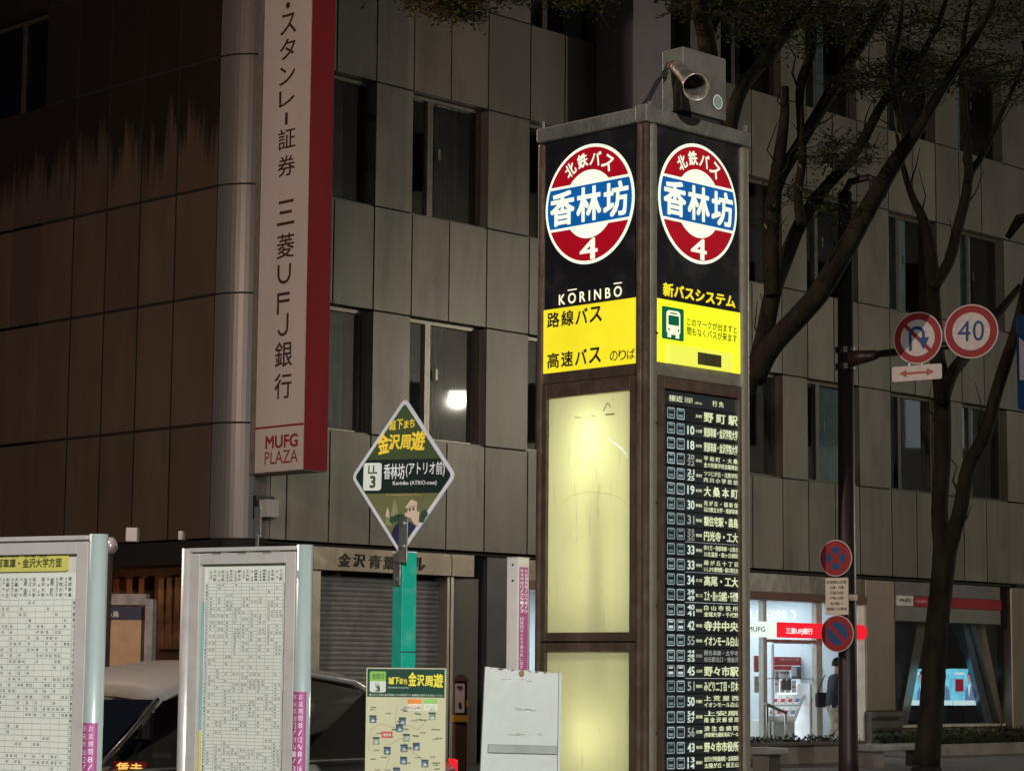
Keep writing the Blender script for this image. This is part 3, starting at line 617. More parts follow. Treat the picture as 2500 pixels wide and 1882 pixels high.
for ch, y0, y1, xc in (('ス', 33, 85, 703), ('タ', 94, 146, 701), ('ン', 161, 208, 700), ('レ', 219, 261, 699), ('証', 313, 365, 699), ('券', 379, 431, 698), ('三', 488, 550, 697), ('菱', 569, 631, 696), ('U', 643, 695, 694), ('F', 712, 768, 693), ('J', 764, 822, 692), ('銀', 833, 897, 691), ('行', 910, 974, 690)):
    wpx = 38 if y0 < 300 else 42
    if ch in 'UFJ':      # drawn with the same thin even stroke as the other letters
        uc_, v1_ = FW1.uv(xc, y0 + 2, .016); v0_ = FW1.uv(xc, y1 - 2, .016)[1]; hw_, sw_ = .15, .044
        if ch == 'F':
            FW1.box(b, uc_ - hw_, uc_ - hw_ + sw_, v0_, v1_, .012, .016)
            for vv in (v1_ - sw_, (v0_ + v1_) / 2 + .01): FW1.box(b, uc_ - hw_ + sw_, uc_ + hw_ * .85, vv, vv + sw_, .012, .016)
        elif ch == 'J':
            FW1.box(b, uc_ + hw_ * .75 - sw_, uc_ + hw_ * .75, v0_ + .12, v1_, .012, .016); FW1.ring(b, uc_ - .01, v0_ + .12, .12 - sw_ + .003, .123, .016, 16, math.pi * 1.08, 2 * math.pi)
        else:
            for sg in (-1, 1): FW1.box(b, uc_ + sg * (hw_ - sw_ / 2) - sw_ / 2, uc_ + sg * (hw_ - sw_ / 2) + sw_ / 2, v0_ + hw_, v1_, .012, .016)
            FW1.ring(b, uc_, v0_ + hw_, hw_ - sw_, hw_, .016, 20, math.pi, 2 * math.pi)
        continue
    FW1.ptext(b, ch, xc - wpx / 2 + 1, (y0 + y1) / 2 + 1, xc + wpx / 2 + 1, (y0 + y1) / 2 - 1, y1 - y0 - 2, .016, .012)
u, v = FW1.uv(699, 290, .016); FW1.box(b, u - .03, u + .03, v - .09, v + .09, .012, .016)
u, v = FW1.uv(703, 14, .016); FW1.disc(b, u, v, .05, .016, 12)
for k, ch in enumerate('ガルモ・'[::1]):
    if ch != '・': u, v = FW1.uv(703, -40 - 58 * (2 - k), .016); FW1.text(b, ch, u - .2, u + .2, v - .2, v + .2, .016, .012)
b.build('lettering', M_brl, wf)
b = MB(); a = FW1.uv(635, 1039, .016); c = FW1.uv(741, 1034, .016); FW1.box(b, .22, DO - .012, c[1] - .015, c[1] + .015, .012, .016)
FW1.ptext(b, 'MUFG', 648, 1080, 727, 1074, 32, .016, .035); FW1.ptext(b, 'PLAZA', 646, 1118, 727, 1112, 31, .016, -.005); b.build('lettering', M_rdl, wf)
# small wall box and floodlight under it
sp = thing('wall_box', 'small pale grey box fixed under the vertical sign near the lintel', 'utility box', bld.matrix_world @ F.P(fu(638, 1240), zpx(638, 1262, .15), .0), R(90) - yR)
b = MB(); b.box((-.1, -.25, 0), (.13, -.05, .26)); b.build('box', mat('pale_box', (.45, .45, .45), .5), sp, .01); b = MB(); b.box((-.16, -.07, -.02), (.19, .0, .32)); b.build('back_plate', M_bk, sp)

# ------------------------------------------------------------------ porch under the left facade
M_rust = mat('brown_porch_wall', (.10, .055, .035), .6, .1, .4, 3, .2, 8, stretch=(1, 1, .25), dirt=(.03, .02, .015), dirt_amt=.7)
FL.mw = bld.matrix_world.copy()
Yp = -3.2
b = MB(); FL.box(b, lx[-1], -.3, .14, zE, -2.3, -2.2); b.build('porch_wall', M_rust, bld)
b = MB(); FL.box(b, lx[-1], -.4, zE - .35, zE - .01, -.6, .02); b.build('porch_beam', M_dark, bld)
for x in (262, 290, 322, 352, 400, 420, 440):
    u = FL.uv(x, 1400, -2.1)[0]
    b = MB(); FL.box(b, u - .08, u + .08, 1.9, zE - .4, -2.2, -2.05); b.build('porch_post', mat('rusty_post', (.20, .10, .055), .5, .2, .4, 6), bld, .01)
ps2 = thing('porch_sign', 'tan sign panel with navy header standing in the dark porch between the timetable boards', 'sign'); ps2.matrix_world = Matrix.Translation(at(300, 1655, 30) - Vector((0, 0, 1.5))) @ Matrix.Rotation(R(-8), 4, 'Z')
FP = Face(ps2, (0, 0, 0), (1, 0, 0), (0, -1, 0))
a = FP.uv(225, 1512); c = FP.uv(345, 1512); t = FP.uv(300, 1480)[1]; h0 = FP.uv(300, 1512)[1]
b = MB(); FP.box(b, a[0], c[0], .1, h0 - .005, -.1, 0); b.build('tan_panel', mat('tan_panel', (.42, .27, .15), .5), ps2)
b = MB(); FP.box(b, a[0], c[0], h0, t, -.1, 0); h = b.build('navy_header', mat('navy_header', (.02, .02, .06), .5), ps2)
letters(FP, 'りも鳥', 'lettering', mat('grey_letter', (.6, .55, .5), .5), h, 246, 1499, 290, 1498, 15, .005, .03)
q = FP.uv(358, 1460)[0]
b = MB(); FP.box(b, q - .0, q + .1, -.0, FP.uv(358, 1462)[1], -.12, .05); FP.box(b, a[0], q, t + .02, t + .16, -.12, .03); b.build('frame', mat('bright_tube', (.4, .38, .38), .35, .7, .3, 6), ps2)
gl_ = thing('globe_lamp', 'unlit glass globe lamp beside the top of the far left timetable board', 'lamp', at(270, 1332, 24))
b = MB()
for k in range(9):
    t_ = math.pi * k / 8
    for j in range(12): b.v.append((.075 * math.sin(t_) * math.cos(j * math.pi / 6), .075 * math.sin(t_) * math.sin(j * math.pi / 6), -.09 * math.cos(t_)))
for k in range(8):
    for j in range(12): b.f.append((k * 12 + j, k * 12 + (j + 1) % 12, k * 12 + 12 + (j + 1) % 12, k * 12 + 12 + j)); b.mi.append(0)
b.build('globe', mat('pearl_glass', (.62, .58, .62), .12, .5, .3, 9), gl_, smooth=True)
b = MB(); b.tube([(0, 0, -.1), (0, 0, -gl_.location.z + .0)], .025); b.build('stem', M_pole, gl_)
for x0, y0, x1, y1 in ((308, 1288, 336, 1322), (436, 1296, 448, 1318)):
    t = thing('speaker_box', 'pale box on the porch beam, the %s one' % ('larger left' if x0 < 400 else 'narrow right'), 'utility box', at((x0 + x1) / 2, y1, 27.5)); w_ = (x1 - x0) / FPX * 27.5 / 2; h_ = (y1 - y0) / FPX * 27.5
    b = MB(); b.box((-w_, -.05, 0), (w_, .12, h_)); b.build('box', MATS['pale_box'], t, .01); b = MB(); b.box((-w_ * .3, .12, h_ * .2), (w_ * .3, .5, h_ * .5)); b.build('bracket', M_dark, t)
# warm lamp under the porch roof
pl = thing('porch_lamp', 'small warm lamp under the porch roof behind the timetable board', 'lamp', bld.matrix_world @ FL.P(FL.uv(205, 1400, -1.2)[0], zE - .5, -1.2))
b = MB(); b.tube([(0, 0, .1), (0, 0, 0)], [.05, .12], 12); b.build('shade', M_bk, pl)
b = MB(); b.tube([(0, 0, -.0), (0, 0, -.06)], .05, 10); b.build('bulb', emit('warm_bulb', (1, .5, .2), 8), pl)
ld = bpy.data.lights.new('porch_light', 'POINT'); ld.energy = 9; ld.color = (1, .5, .22); ld.shadow_soft_size = .08
lo = bpy.data.objects.new('porch_light', ld); COL.objects.link(lo); lo.parent = pl; lo.location = (0, 0, -.12)

# ------------------------------------------------------------------ the lit bus stop tower
K = at(1575, 1650, 10.2); K.z = GZ
KX, KY = .715, .664
tw = thing('bus_stop_tower', 'tall brown bus stop tower with lit round signs, yellow panels and a board of routes', 'bus stop', K, R(45.1))
TR_ = Face(tw, (0, 0, 0), (1, 0, 0), (0, -1, 0)); TL_ = Face(tw, (0, 0, 0), (0, -1, 0), (-1, 0, 0))
M_br = mat('bronze_tower_metal', (.105, .068, .050), .38, .55, .2, 7, .08, 40, dirt=(.25, .22, .19), dirt_amt=.3, dirt_scale=14)
M_brg = mat('worn_tower_trim', (.22, .20, .16), .42, .5, .2, 9, .1, 50, dirt=(.07, .06, .045), dirt_amt=.6, dirt_scale=9)
M_blk = mat('glossy_black_panel', (.012, .011, .013), .16, 0, .2, 3, .02, 15, dirt=(.06, .05, .05), dirt_amt=.4, dirt_scale=6)
zT = TR_.uv(1597, 264)[1]; zT0 = TR_.uv(1600, 302)[1]
zY1, zY0 = TL_.uv(1438, 741)[1], TL_.uv(1438, 898)[1]
zD0 = TL_.uv(1438, 925)[1]
print('tower top', zT, zT0, zY1, zY0)
wl = -KY; pw = .052
# inner core (separates the light box from the outside) and the corner posts
b = MB()
for x, y in ((0, 0), (KX, 0), (0, KY), (KX, KY)):
    pass
def post(x, y, sx, sy, m, big=False):
    b = MB(); b.box((x, y, 0), (x + sx, y + sy, zT0 - .002)); return b.build('corner_post', m, tw, .012)
post(-.012, .024, .05, .030, M_br); post(.024, -.012, .045, .05, M_brg); 
b = MB(); b.box((-.006, -.006, 0), (.03, .03, zT0 - .003)); b.build('corner_post', M_br, tw, .010)
post(-.006, KY - .024, .05, .03, M_br); post(KX - .045, -.006, .05, .05, M_brg); post(KX - .045, KY - .045, .05, .05, M_br)
b = MB(); b.box((-.016, -.016, zT0), (KX + .008, KY + .008, zT)); cap = b.build('top_cap', mat('worn_grey_cap', (.14, .13, .118), .55, .3, .25, 9, .3, 40, dirt=(.05, .05, .04), dirt_amt=.7, dirt_scale=7), tw, .01)
b = MB(); b.box((-.02, -.02, zT0 - .004), (.05, .05, zT + .006)); b.build('cap_corner', MATS['worn_grey_cap'], tw, .006)
for q in ((.04, .02), (KX - .02, .0), (.0, KY - .02)):
    b = MB(); b.tube([(q[0], q[1], zT + .0), (q[0], q[1], zT + .03)], .012, 6); b.build('bolt', M_steel, tw)
# back walls of the tower (the two sides away from the camera)
b = MB(); b.box((.05, KY - .02, .1), (KX - .05, KY - .005, zT0 - .01)); b.box((KX - .02, .05, .1), (KX - .005, KY - .05, zT0 - .01)); b.build('rear_panel', M_br, tw)
b = MB(); b.box((-.02, -.02, -.0), (KX + .02, KY + .02, .10)); b.build('base', M_brg, tw, .01)
# divider behind lower right board + light box floor/ceiling
b = MB(); b.box((.06, .10, .12), (KX - .05, .11, zT0 - .01)); b.build('inner_baffle', mat('inner_white', (.8, .8, .78), .6), tw)
# upper black panels
uLl, uLr = -KY + .022, -.050
uRl, uRr = .070, KX - .044
for Fc, a, c, bot in ((TL_, uLl, uLr, zY1), (TR_, uRl, uRr, zY1)):
    b = MB(); Fc.box(b, a, c, bot + .001, zT0 - .003, -.03, -.012); b.build('upper_panel', M_blk, tw)
M_cw = emit('lit_cream_white', (.86, .95, .74), .95, .08); M_cr = emit('lit_dark_red', (.36, .003, .012), .80, .1); M_cb = emit('lit_blue', (.004, .095, .33), .85, .12); M_cy = emit('lit_yellow', (.84, .70, .02), .95, .08)
M_cyt = emit('lit_cream_text', (.98, .93, .62), 1.0)
def roundel(Fc, cxp, cyp, d, label):
    u, v = Fc.uv(cxp, cyp, d); rr = .277
    b = MB(); Fc.disc(b, u, v, rr, d, 64); pb = b.build('roundel', M_cw, tw); pb['label'] = label
    b = MB(); e = d + .002; hb = .33 * rr
    for s in (1, -1):
        i0 = []; r0, r1 = .57 * rr, .945 * rr; lim = hb + .045 * rr
        a0 = math.asin(lim / r1); a1 = math.pi - a0
        outer = [(u + r1 * math.cos(t), v + s * r1 * math.sin(t)) for t in [a0 + (a1 - a0) * k / 40 for k in range(41)]]
        c0 = math.asin(lim / r0); c1 = math.pi - c0
        inner = [(u + r0 * math.cos(t), v + s * r0 * math.sin(t)) for t in [c0 + (c1 - c0) * k / 40 for k in range(41)]]
        n = len(b.v); b.v += [tuple(Fc.P(x, y, e)) for x, y in outer] + [tuple(Fc.P(x, y, e)) for x, y in inner]
        for k in range(40): b.f.append((n + k, n + k + 1, n + 41 + k + 1, n + 41 + k)); b.mi.append(0)
        b.build('red_band', M_cr, pb); b = MB()
    b = MB(); r1 = .945 * rr; a0 = math.asin(hb / r1)
    pts = [(u + r1 * math.cos(t), v + r1 * math.sin(t)) for t in [-a0 + 2 * a0 * k / 10 for k in range(11)]]
    pts += [(u - x + u, y) for x, y in reversed(pts)]
    Fc.flat(b, pts, e); b.build('blue_band', M_cb, pb)
    b = MB()
    for k, ch in enumerate('香林坊'):
        cc = u + (k - 1) * .60 * rr; Fc.text(b, ch, cc - .275 * rr, cc + .275 * rr, v - .29 * rr, v + .29 * rr, e + .002, .04)
    Fc.text(b, '4', u - .2 * rr, u + .2 * rr, v - .93 * rr, v - .58 * rr, e + .002, .02)
    for k, ch in enumerate('北鉄バス'):
        th = R(90 + 34 - k * 22.6); cu_, cv_ = u + .755 * rr * math.cos(th), v + .755 * rr * math.sin(th)
        Fc.text(b, ch, cu_ - .115 * rr, cu_ + .115 * rr, cv_ - .12 * rr, cv_ + .12 * rr, e + .002, .03, rot=th - R(90))
    b.build('lettering', M_cw, pb)
roundel(TL_, 1439, 498, -.010, 'lit round stop sign on the left face of the tower')
roundel(TR_, 1704.5, 498, -.010, 'lit round stop sign on the right face of the tower')
letters(TL_, 'K O R I N B O', 'lettering', M_cyt, tw, 1364.5, 732, 1518, 711, 26, -.009, .02)
b = MB()
for xl, yl, xr, yr in ((1386, 709, 1408, 706), (1498, 693, 1518, 690)): TL_.ptext(b, '-', xl, yl, xr, yr, 2.8, -.009)
b.build('lettering', M_cyt, tw)
b = MB(); TL_.box(b, uLl, uLr, zY0, zY1, -.03, -.012); yp = b.build('yellow_panel', M_cy, tw)
M_tx = mat('black_print_on_yellow', (.02, .015, .005), .5)
b = MB()
for i, ch in enumerate('路線バス'):
    x0 = 1336 + i * 34.5; TL_.ptext(b, ch, x0, 783 - i * 4.6, x0 + 29 + 1, 779 - i * 4.6, 38, -.009, .03)
for i, ch in enumerate('高速バス'):
    x0 = 1336 + i * 34; TL_.ptext(b, ch, x0, 882 - i * 4.4, x0 + 29, 878.5 - i * 4.4, 38, -.009, .03)
for i, ch in enumerate('のりば'):
    x0 = 1489 + i * 21; TL_.ptext(b, ch, x0, 870 - i * 2.6, x0 + 19, 868 - i * 2.6, 25, -.009, .01)
b.build('lettering', M_tx, yp)
# right yellow panel
b = MB(); TR_.box(b, uRl, uRr, zY0 + .01, zY1, -.03, -.012); yp = b.build('yellow_panel', emit('lit_lemon_yellow', (.86, .90, .02), .98, .05), tw)
letters(TR_, '新バスシステム', 'lettering', M_cy, tw, 1619, 704, 1795, 739, 33, -.009, .045)
b = MB(); TR_.ptext(b, 'このマークが出ますと', 1677, 785, 1799, 806, 19, -.009, .018); TR_.ptext(b, '間もなくバスが来ます', 1677, 807, 1799, 827, 20, -.009, .018); b.build('lettering', M_tx, yp)
a = TR_.uv(1616.5, 786, -.01); c = TR_.uv(1669, 792, -.01); hp = .075
b = MB(); TR_.plate(b, rrect(a[0], c[0], a[1] - .073, a[1] + .073, .006), -.012, -.009); gp_ = b.build('bus_pictogram', emit('lit_green', (.0, .14, .05), .6), tw)
cx, cv = (a[0] + c[0]) / 2, a[1]; ww = (c[0] - a[0])
b = MB(); TR_.flat(b, rrect(cx - ww * .32, cx + ww * .32, cv - .050, cv + .058, .018), -.007)
for s in (-1, 1): TR_.flat(b, [(cx + s * ww * .19 - .012, cv - .064), (cx + s * ww * .19 + .012, cv - .064), (cx + s * ww * .19 + .012, cv - .05), (cx + s * ww * .19 - .012, cv - .05)], -.007)
b.build('bus_shape', M_cyt, gp_)
b = MB(); TR_.flat(b, rrect(cx - ww * .25, cx + ww * .25, cv - .008, cv + .036, .006), -.005); TR_.flat(b, rrect(cx - ww * .17, cx + ww * .17, cv + .043, cv + .049, .002), -.005)
for s in (-1, 1): TR_.disc(b, cx + s * ww * .22, cv - .028, .006, -.005, 12)
b.build('bus_windows', MATS['lit_green'], gp_)
a = TR_.uv(1631, 862, .0); c = TR_.uv(1785, 893, .0); t0 = TR_.uv(1700, 850)[1]; t1 = TR_.uv(1700, 896)[1]
b = MB(); TR_.box(b, a[0], c[0], t1, t0, -.012, .008); sl = b.build('indicator_box', emit('lit_lemon_box', (.84, .86, .10), .85), tw)
w0 = TR_.uv(1700, 870, .0)[0]; w1 = TR_.uv(1757, 870)[0]
b = MB(); TR_.box(b, w0, w1, t1 + .012, t0 - .018, .008, .010); b.build('indicator_window', mat('olive_dark', (.05, .05, .015), .3), sl)
for k in (1, 2):
    uu = w0 + (w1 - w0) * k / 3; b = MB(); TR_.box(b, uu - .002, uu + .002, t1 + .02, t0 - .03, .010, .012); b.build('divider', M_bk, sl)
# band below the yellow panels
b = MB(); TL_.box(b, uLl, uLr, zD0 + .0, zY0 - .002, -.03, -.010); b.build('band_panel', M_br, tw); b = MB(); TR_.box(b, uRl, uRr, zD0, zY0 + .008, -.03, -.010); b.build('band_panel', M_brg, tw)
# left doors with opal sheets
M_op = frosted('opal_sheet', (.85, .85, .56))
pz1, pz1b = TL_.uv(1438, 962)[1], TL_.uv(1438, 1543)[1]
pz2 = TL_.uv(1442, 1590)[1]
def door(z0, z1, p0, p1, nm):
    b = MB(); t0_, t1_ = TL_.uv(1337, 1200, -.012)[0], TL_.uv(1541, 1200, -.012)[0]
    TL_.box(b, uLl + .004, t0_, z0, z1, -.03, .0); TL_.box(b, t1_, uLr - .004, z0, z1, -.03, .0); TL_.box(b, t0_, t1_, z0, p0, -.03, .0); TL_.box(b, t0_, t1_, p1, z1, -.03, .0)
    fr = b.build('door_frame', M_br, tw, .003)
    b = MB(); TL_.flat(b, [(t0_, p0), (t1_, p0), (t1_, p1), (t0_, p1)], -.018); b.build('opal_panel', M_op, fr)
zmid = (pz1b + pz2) / 2
door(zmid + .003, zD0 - .004, pz1b, pz1, 'a'); door(.12, zmid - .003, .25, pz2, 'b')
for z, s, e in ((TL_.uv(1438, 1045)[1], .13, .65), (TL_.uv(1438, 1100)[1], .17, .8), (TL_.uv(1438, 1180)[1], .26, 1.7), (TL_.uv(1438, 1400)[1], .36, 3.0), (TL_.uv(1438, 1800)[1] , .22, 2.4)):
    t = .06
    ld = bpy.data.lights.new('tower_lamp', 'POINT'); ld.energy = e; ld.color = (1, .99, .60); ld.shadow_soft_size = .05
    lo = bpy.data.objects.new('tower_lamp', ld); COL.objects.link(lo); lo.parent = tw; lo.location = (s, KY * .5 + .02, z)
b = MB(); b.tube([(.20, KY * .5, .2), (.20, KY * .5, zD0 - .1)], .013, 8); b.build('lamp_tube', mat('tube_glass', (.8, .8, .8), .3), tw)
b = MB(); b.box((.07, .07, zD0 - .0), (KX - .05, KY - .05, zD0 + .01)); b.build('inner_shelf', MATS['inner_white'], tw)
b = MB()
for zz in (zD0, zmid): TL_.box(b, uLl, uLr, zz - .035, zz + .035, -.06, -.032)
b.build('inner_baffle', M_bk, tw)
# scratches and stickers marks on the opal sheet
b = MB()
for x0, y0, x1, y1, wd_ in ((1402, 1020, 1418, 1020, .003), (1443, 1017, 1452, 1016, .003), (1478, 1014, 1500, 1012, .006), (1474, 1004, 1484, 984, .005), (1484, 984, 1490, 995, .004)):
    a = TL_.uv(x0, y0, -.016); c = TL_.uv(x1, y1, -.016); q = Vector((c[0] - a[0], c[1] - a[1])); nn = Vector((-q.y, q.x)).normalized() * wd_
    TL_.flat(b, [(a[0], a[1]), (c[0], c[1]), (c[0] + nn.x, c[1] + nn.y), (a[0] + nn.x, a[1] + nn.y)], -.016)
b.build('peeled_mark', mat('olive_scrap', (.10, .09, .01), .6), tw)
def curve_mark(pts, wd_, m, nm):
    b = MB(); P_ = [Vector(TL_.uv(x, y, -.016)) for x, y in pts]
    for k in range(len(P_) - 1):
        q = P_[k + 1] - P_[k]; nn = Vector((-q.y, q.x)).normalized() * wd_ * (.4 + .6 * math.sin(math.pi * (k + .5) / (len(P_) - 1)))
        TL_.flat(b, [P_[k] - nn, P_[k + 1] - nn, P_[k + 1] + nn, P_[k] + nn], -.0155)
    b.build(nm, m, tw)
curve_mark([(1484, 1068), (1496, 1080), (1508, 1087), (1519, 1096), (1527, 1106), (1532, 1118)], .0035, emit('lit_scratch', (1, 1, .9), .9), 'scratch')
curve_mark([(1363, 1245), (1375, 1226), (1400, 1208), (1440, 1200), (1490, 1206), (1520, 1220), (1534, 1238)], .0012, mat('faint_ring', (.56, .56, .32), .6), 'ring_mark')
r4 = random.Random(3)
for k in range(26):
    x = r4.uniform(1345, 1535); y = r4.choice((r4.uniform(985, 1030), r4.uniform(1300, 1530), r4.uniform(1610, 1850), r4.uniform(1610, 1850))); L_ = r4.uniform(4, 22)
    curve_mark([(x, y), (x + r4.uniform(-3, 3), y + L_ * .5), (x + r4.uniform(-4, 4), y + L_)], r4.uniform(.0006, .0016), MATS['faint_ring'], 'stain')
# right: route board
b = MB(); q0, q1 = TR_.uv(1623, 1400, -.0)[0], TR_.uv(1806, 1400)[0]; bz1 = TR_.uv(1715, 960)[1]
TR_.box(b, uRl + .004, q0, .12, zD0 - .004, -.03, 0); TR_.box(b, q1, uRr - .004, .12, zD0 - .004, -.03, 0); TR_.box(b, q0, q1, bz1, zD0 - .004, -.03, 0); TR_.box(b, q0, q1, .12, .4, -.03, 0)
b.build('board_frame', M_br, tw, .003)
b = MB(); TR_.box(b, q0, q1, .4, bz1, -.03, -.024); b.build('board_back', M_bk, tw)
v1 = TR_.uv(1634, 1006)[1]; v24 = TR_.uv(1646, 1863)[1]; pit = (v1 - v24) / 23
M_plt = mat('black_route_plate', (.014, .020, .022), .22, 0, .2, 5, rand=.3); M_rt = emit('lit_route_text', (.86, .93, .58), .62, .14); M_rn = emit('lit_route_number', (.80, .93, .80), .62, .1)
M_rd = mat('unlit_route_text', (.42, .45, .44), .5); M_ic = mat('icon_outline_pale', (.42, .52, .56), .4, rand=.3); M_icb = mat('icon_bus_teal', (.16, .26, .30), .4, rand=.5); M_icl = emit('lit_icon_bus', (.75, .85, .9), .55)
rows = [('', '片町', ['野 町 駅'], 1), ('10', '小立野', ['東部車庫・金沢学院大学'], 1), ('18', '本多町', ['東部車庫・金沢学院大学'], 1), ('20/22', '寺町', ['平 和 町 ・ 大 桑', '金大附属学校自衛隊前'], 0), ('21/25', '寺町', ['つつじが丘・北陸学院', '内 川 小 学 校 前'], 1),
        ('19', '本多町', ['大 桑 本 町'], 1), ('30', '野町駅前', ['光 が 丘 ・ 額 新 保', '石川県立大学・南部車庫'], 1), ('31', '有松', ['額住宅駅・森島'], 0), ('32/33/35', '有松', ['円光寺・工大'], 0), ('33', '有松', ['四十万・南部車庫・山島台', '川北温泉・南ヶ丘病院'], 1),
        ('33', '寺町', ['緑 が 丘 十 丁 目', 'いしかわ動物園・緑ロ和光台'], 1), ('34', '久安', ['高尾・工大'], 1), ('39/49', '新二口', ['工大・南ヶ丘病院・千代野'], 1), ('40/41', '有松', ['白 山 市 役 所', '金城大学・千代野'], 1), ('42', '有松', ['寺井中央'], 1),
        ('55', '有松', ['イオンモール白山'], 0), ('44/48/53', '西泉', ['開名車庫・太平寺', '松任駅北口・徳金沢'], 1), ('45', '八日市', ['野々市駅'], 1), ('51', '増泉町', ['みどり二丁目・打木'], 0), ('50', '中橋町', ['上 荒 屋 西', 'イオンモール白山'], 1),
        ('54/57', '新橋', ['上安原', '南 金 沢 郵 便 局'], 1), ('56', '示野', ['済 生 会 病 院', '(季節運行)健民海浜プール'], 0), ('43', '有松', ['野々市市役所'], 1), ('13/14', '橋場町', ['金沢大学附属病院・金商高校', '太陽が丘・医王山'], 1)]
Z = lambda x: TR_.uv(x, 1400, -.01)[0]
ui = [Z(1629.5), Z(1648), Z(1653), Z(1672)]; un = (Z(1679), Z(1696)); uvv = (Z(1699.5), Z(1715)); ud = (Z(1719.5), Z(1802.5))
proto = {}
def icon(r0, r1, vc, lit, par):
    b = MB(); h2 = pit * .37
    o_ = rrect(r0, r1, vc - h2, vc + h2, .006, 2); i_ = rrect(r0 + .004, r1 - .004, vc - h2 + .005, vc + h2 - .005, .004, 2); n = len(o_)
    k0 = len(b.v); b.v += [tuple(TR_.P(x, y, -.0115)) for x, y in o_ + i_]
    for k in range(n): b.f.append((k, (k + 1) % n, n + (k + 1) % n, n + k)); b.mi.append(0)
    b.build('icon_outline', M_ic, par)
    b = MB(); cx = (r0 + r1) / 2; ww = (r1 - r0) * .30
    TR_.flat(b, [(cx - ww, vc - h2 * .6), (cx + ww, vc - h2 * .6), (cx + ww, vc - .003), (cx - ww, vc - .003)], -.0115); TR_.flat(b, rrect(cx - ww, cx + ww, vc + h2 * .42, vc + h2 * .7, .004, 2), -.0115)
    b.build('icon_bus', M_icl if lit else M_icb, par)
for k in range(-1, 26):
    vc = v1 - pit * k
    if vc < .45: break
    b = MB(); TR_.box(b, q0 + .002, q1 - .002, vc - pit * .46, vc + pit * .46, -.023, -.014); pl_ = b.build('route_plate', M_plt, tw)
    if k == -1:
        b = MB(); TR_.text(b, '接近', ui[0] + .012, ui[3] - .012, vc - .014, vc + .014, -.0115, .03); TR_.text(b, '行 先', ud[0] + .06, ud[1] - .10, vc - .013, vc + .013, -.0115, .03); TR_.text(b, '系統番号', un[0] - .02, un[1] - .01, vc - .013, vc + .013, -.0115); TR_.text(b, '(経由)', uvv[0] - .005, uvv[1], vc - .014, vc - .002, -.0115); b.build('lettering', M_rt, pl_); continue
    if k < 24: num, via, dst, lit = rows[k]
    else: num, via, dst, lit = ('90', '橋場町', ['鈴見台二丁目'], 1)
    icon(ui[0], ui[1], vc, k in (14, 17), pl_); icon(ui[2], ui[3], vc, k in (14, 17), pl_)
    b = MB(); ns = num.split('/')
    for i, s_ in enumerate(ns):
        if not s_: continue
        if len(ns) == 1: TR_.text(b, s_, un[0], un[1], vc - pit * .30, vc + pit * .30, -.0115, .03)
        else:
            hh = pit * .82 / len(ns); c_ = vc + pit * .41 - hh * (i + .5); TR_.text(b, s_, un[0], un[1], c_ - hh * .42, c_ + hh * .42, -.0115, .03)
    if b.v: b.build('route_number', M_rn if lit else M_rd, pl_)
    b = MB()
    TR_.text(b, via, uvv[0], uvv[1], vc - pit * .11, vc + pit * .11, -.0115, .02)
    for i, s_ in enumerate(dst):
        if len(dst) == 1: TR_.text(b, s_, ud[0], ud[1], vc - pit * .33, vc + pit * .33, -.0115, .035)
        else: c_ = vc + pit * (.21 - .43 * i); TR_.text(b, s_, ud[0], ud[1], c_ - pit * .17, c_ + pit * .17, -.0115, .025)
    b.build('destination', M_rd if k == 16 else M_rt, pl_)
    if k in (8, 10, 12, 17):
        b = MB(); TR_.box(b, un[0] - .01, q1 - .002, vc - pit * .5, vc - pit * .465, -.02, -.012); b.build('divider', M_ic, pl_)
for z in (1.2, 1.75, 2.2, 2.55, 2.95):
    b = MB(); b.tube([(.058, -.008, z), (.058, -.018, z)], .006, 6); b.build('screw', M_bk, tw)
# box, horn and vent on top
bx = thing('speaker_cabinet', 'grey metal cabinet with round vent standing on top of the bus stop tower', 'cabinet', tw.matrix_world @ Vector((0, 0, zT)), R(45.1))
FX = Face(bx, (0, .10, 0), (1, 0, 0), (0, -1, 0))
a = FX.uv(1668, 190); c = FX.uv(1773, 215); z1 = FX.uv(1668, 113)[1]; z0 = max(FX.uv(1668, 268)[1], .001)
M_cab = mat('dusty_cabinet_metal', (.15, .142, .12), .55, .25, .2, 6, .15, 30, dirt=(.07, .06, .05), dirt_amt=.5, dirt_scale=9)
b = MB(); FX.box(b, a[0], c[0], z0, z1, -.13, 0); b.build('cabinet', M_cab, bx, .006)
b = MB(); FX.box(b, a[0] + .02, c[0] - .02, 0, z0 - .002, -.12, -.02); b.build('foot', M_dark, bx)
u, v = FX.uv(1751, 250, .004); b = MB(); FX.ring(b, u, v, .027, .035, .006, 24); FX.disc(b, u, v, .027, .003, 20); b.build('vent', mat('vent_grey', (.14, .15, .14), .5), bx)
b = MB(); FX.ring(b, u, v, .028, .036, .008, 24)
for k in range(-4, 5):
    hw = math.sqrt(max(.027 ** 2 - (k * .0058) ** 2, 0)); FX.box(b, u - hw, u + hw, v + k * .0058 - .0013, v + k * .0058 + .0013, .004, .008)
b.build('vent_grille', mat('vent_pale', (.55, .66, .58), .5), bx)
hn = thing('horn_speaker', 'weathered silver horn loudspeaker pointing down from the tower-top cabinet', 'loudspeaker', bx.matrix_world @ FX.P(*FX.uv(1650, 200, .0), .0))
mo = at(1700, 213, 10.05); th0 = at(1648, 160, 10.62)
ax = (mo - th0).normalized(); iv = hn.matrix_world.inverted()
prof = [(0, .034), (.02, .046), (.08, .050), (.15, .051), (.21, .056), (.27, .068), (.32, .086), (.345, .098), (.345, .093), (.30, .070), (.24, .055), (.17, .05), (.12, .02)]
Lh = (mo - th0).length / .345
b = MB(); b.tube([iv @ (th0 + ax * (s * Lh)) for s, r in prof], [r * .66 for s, r in prof], 28)
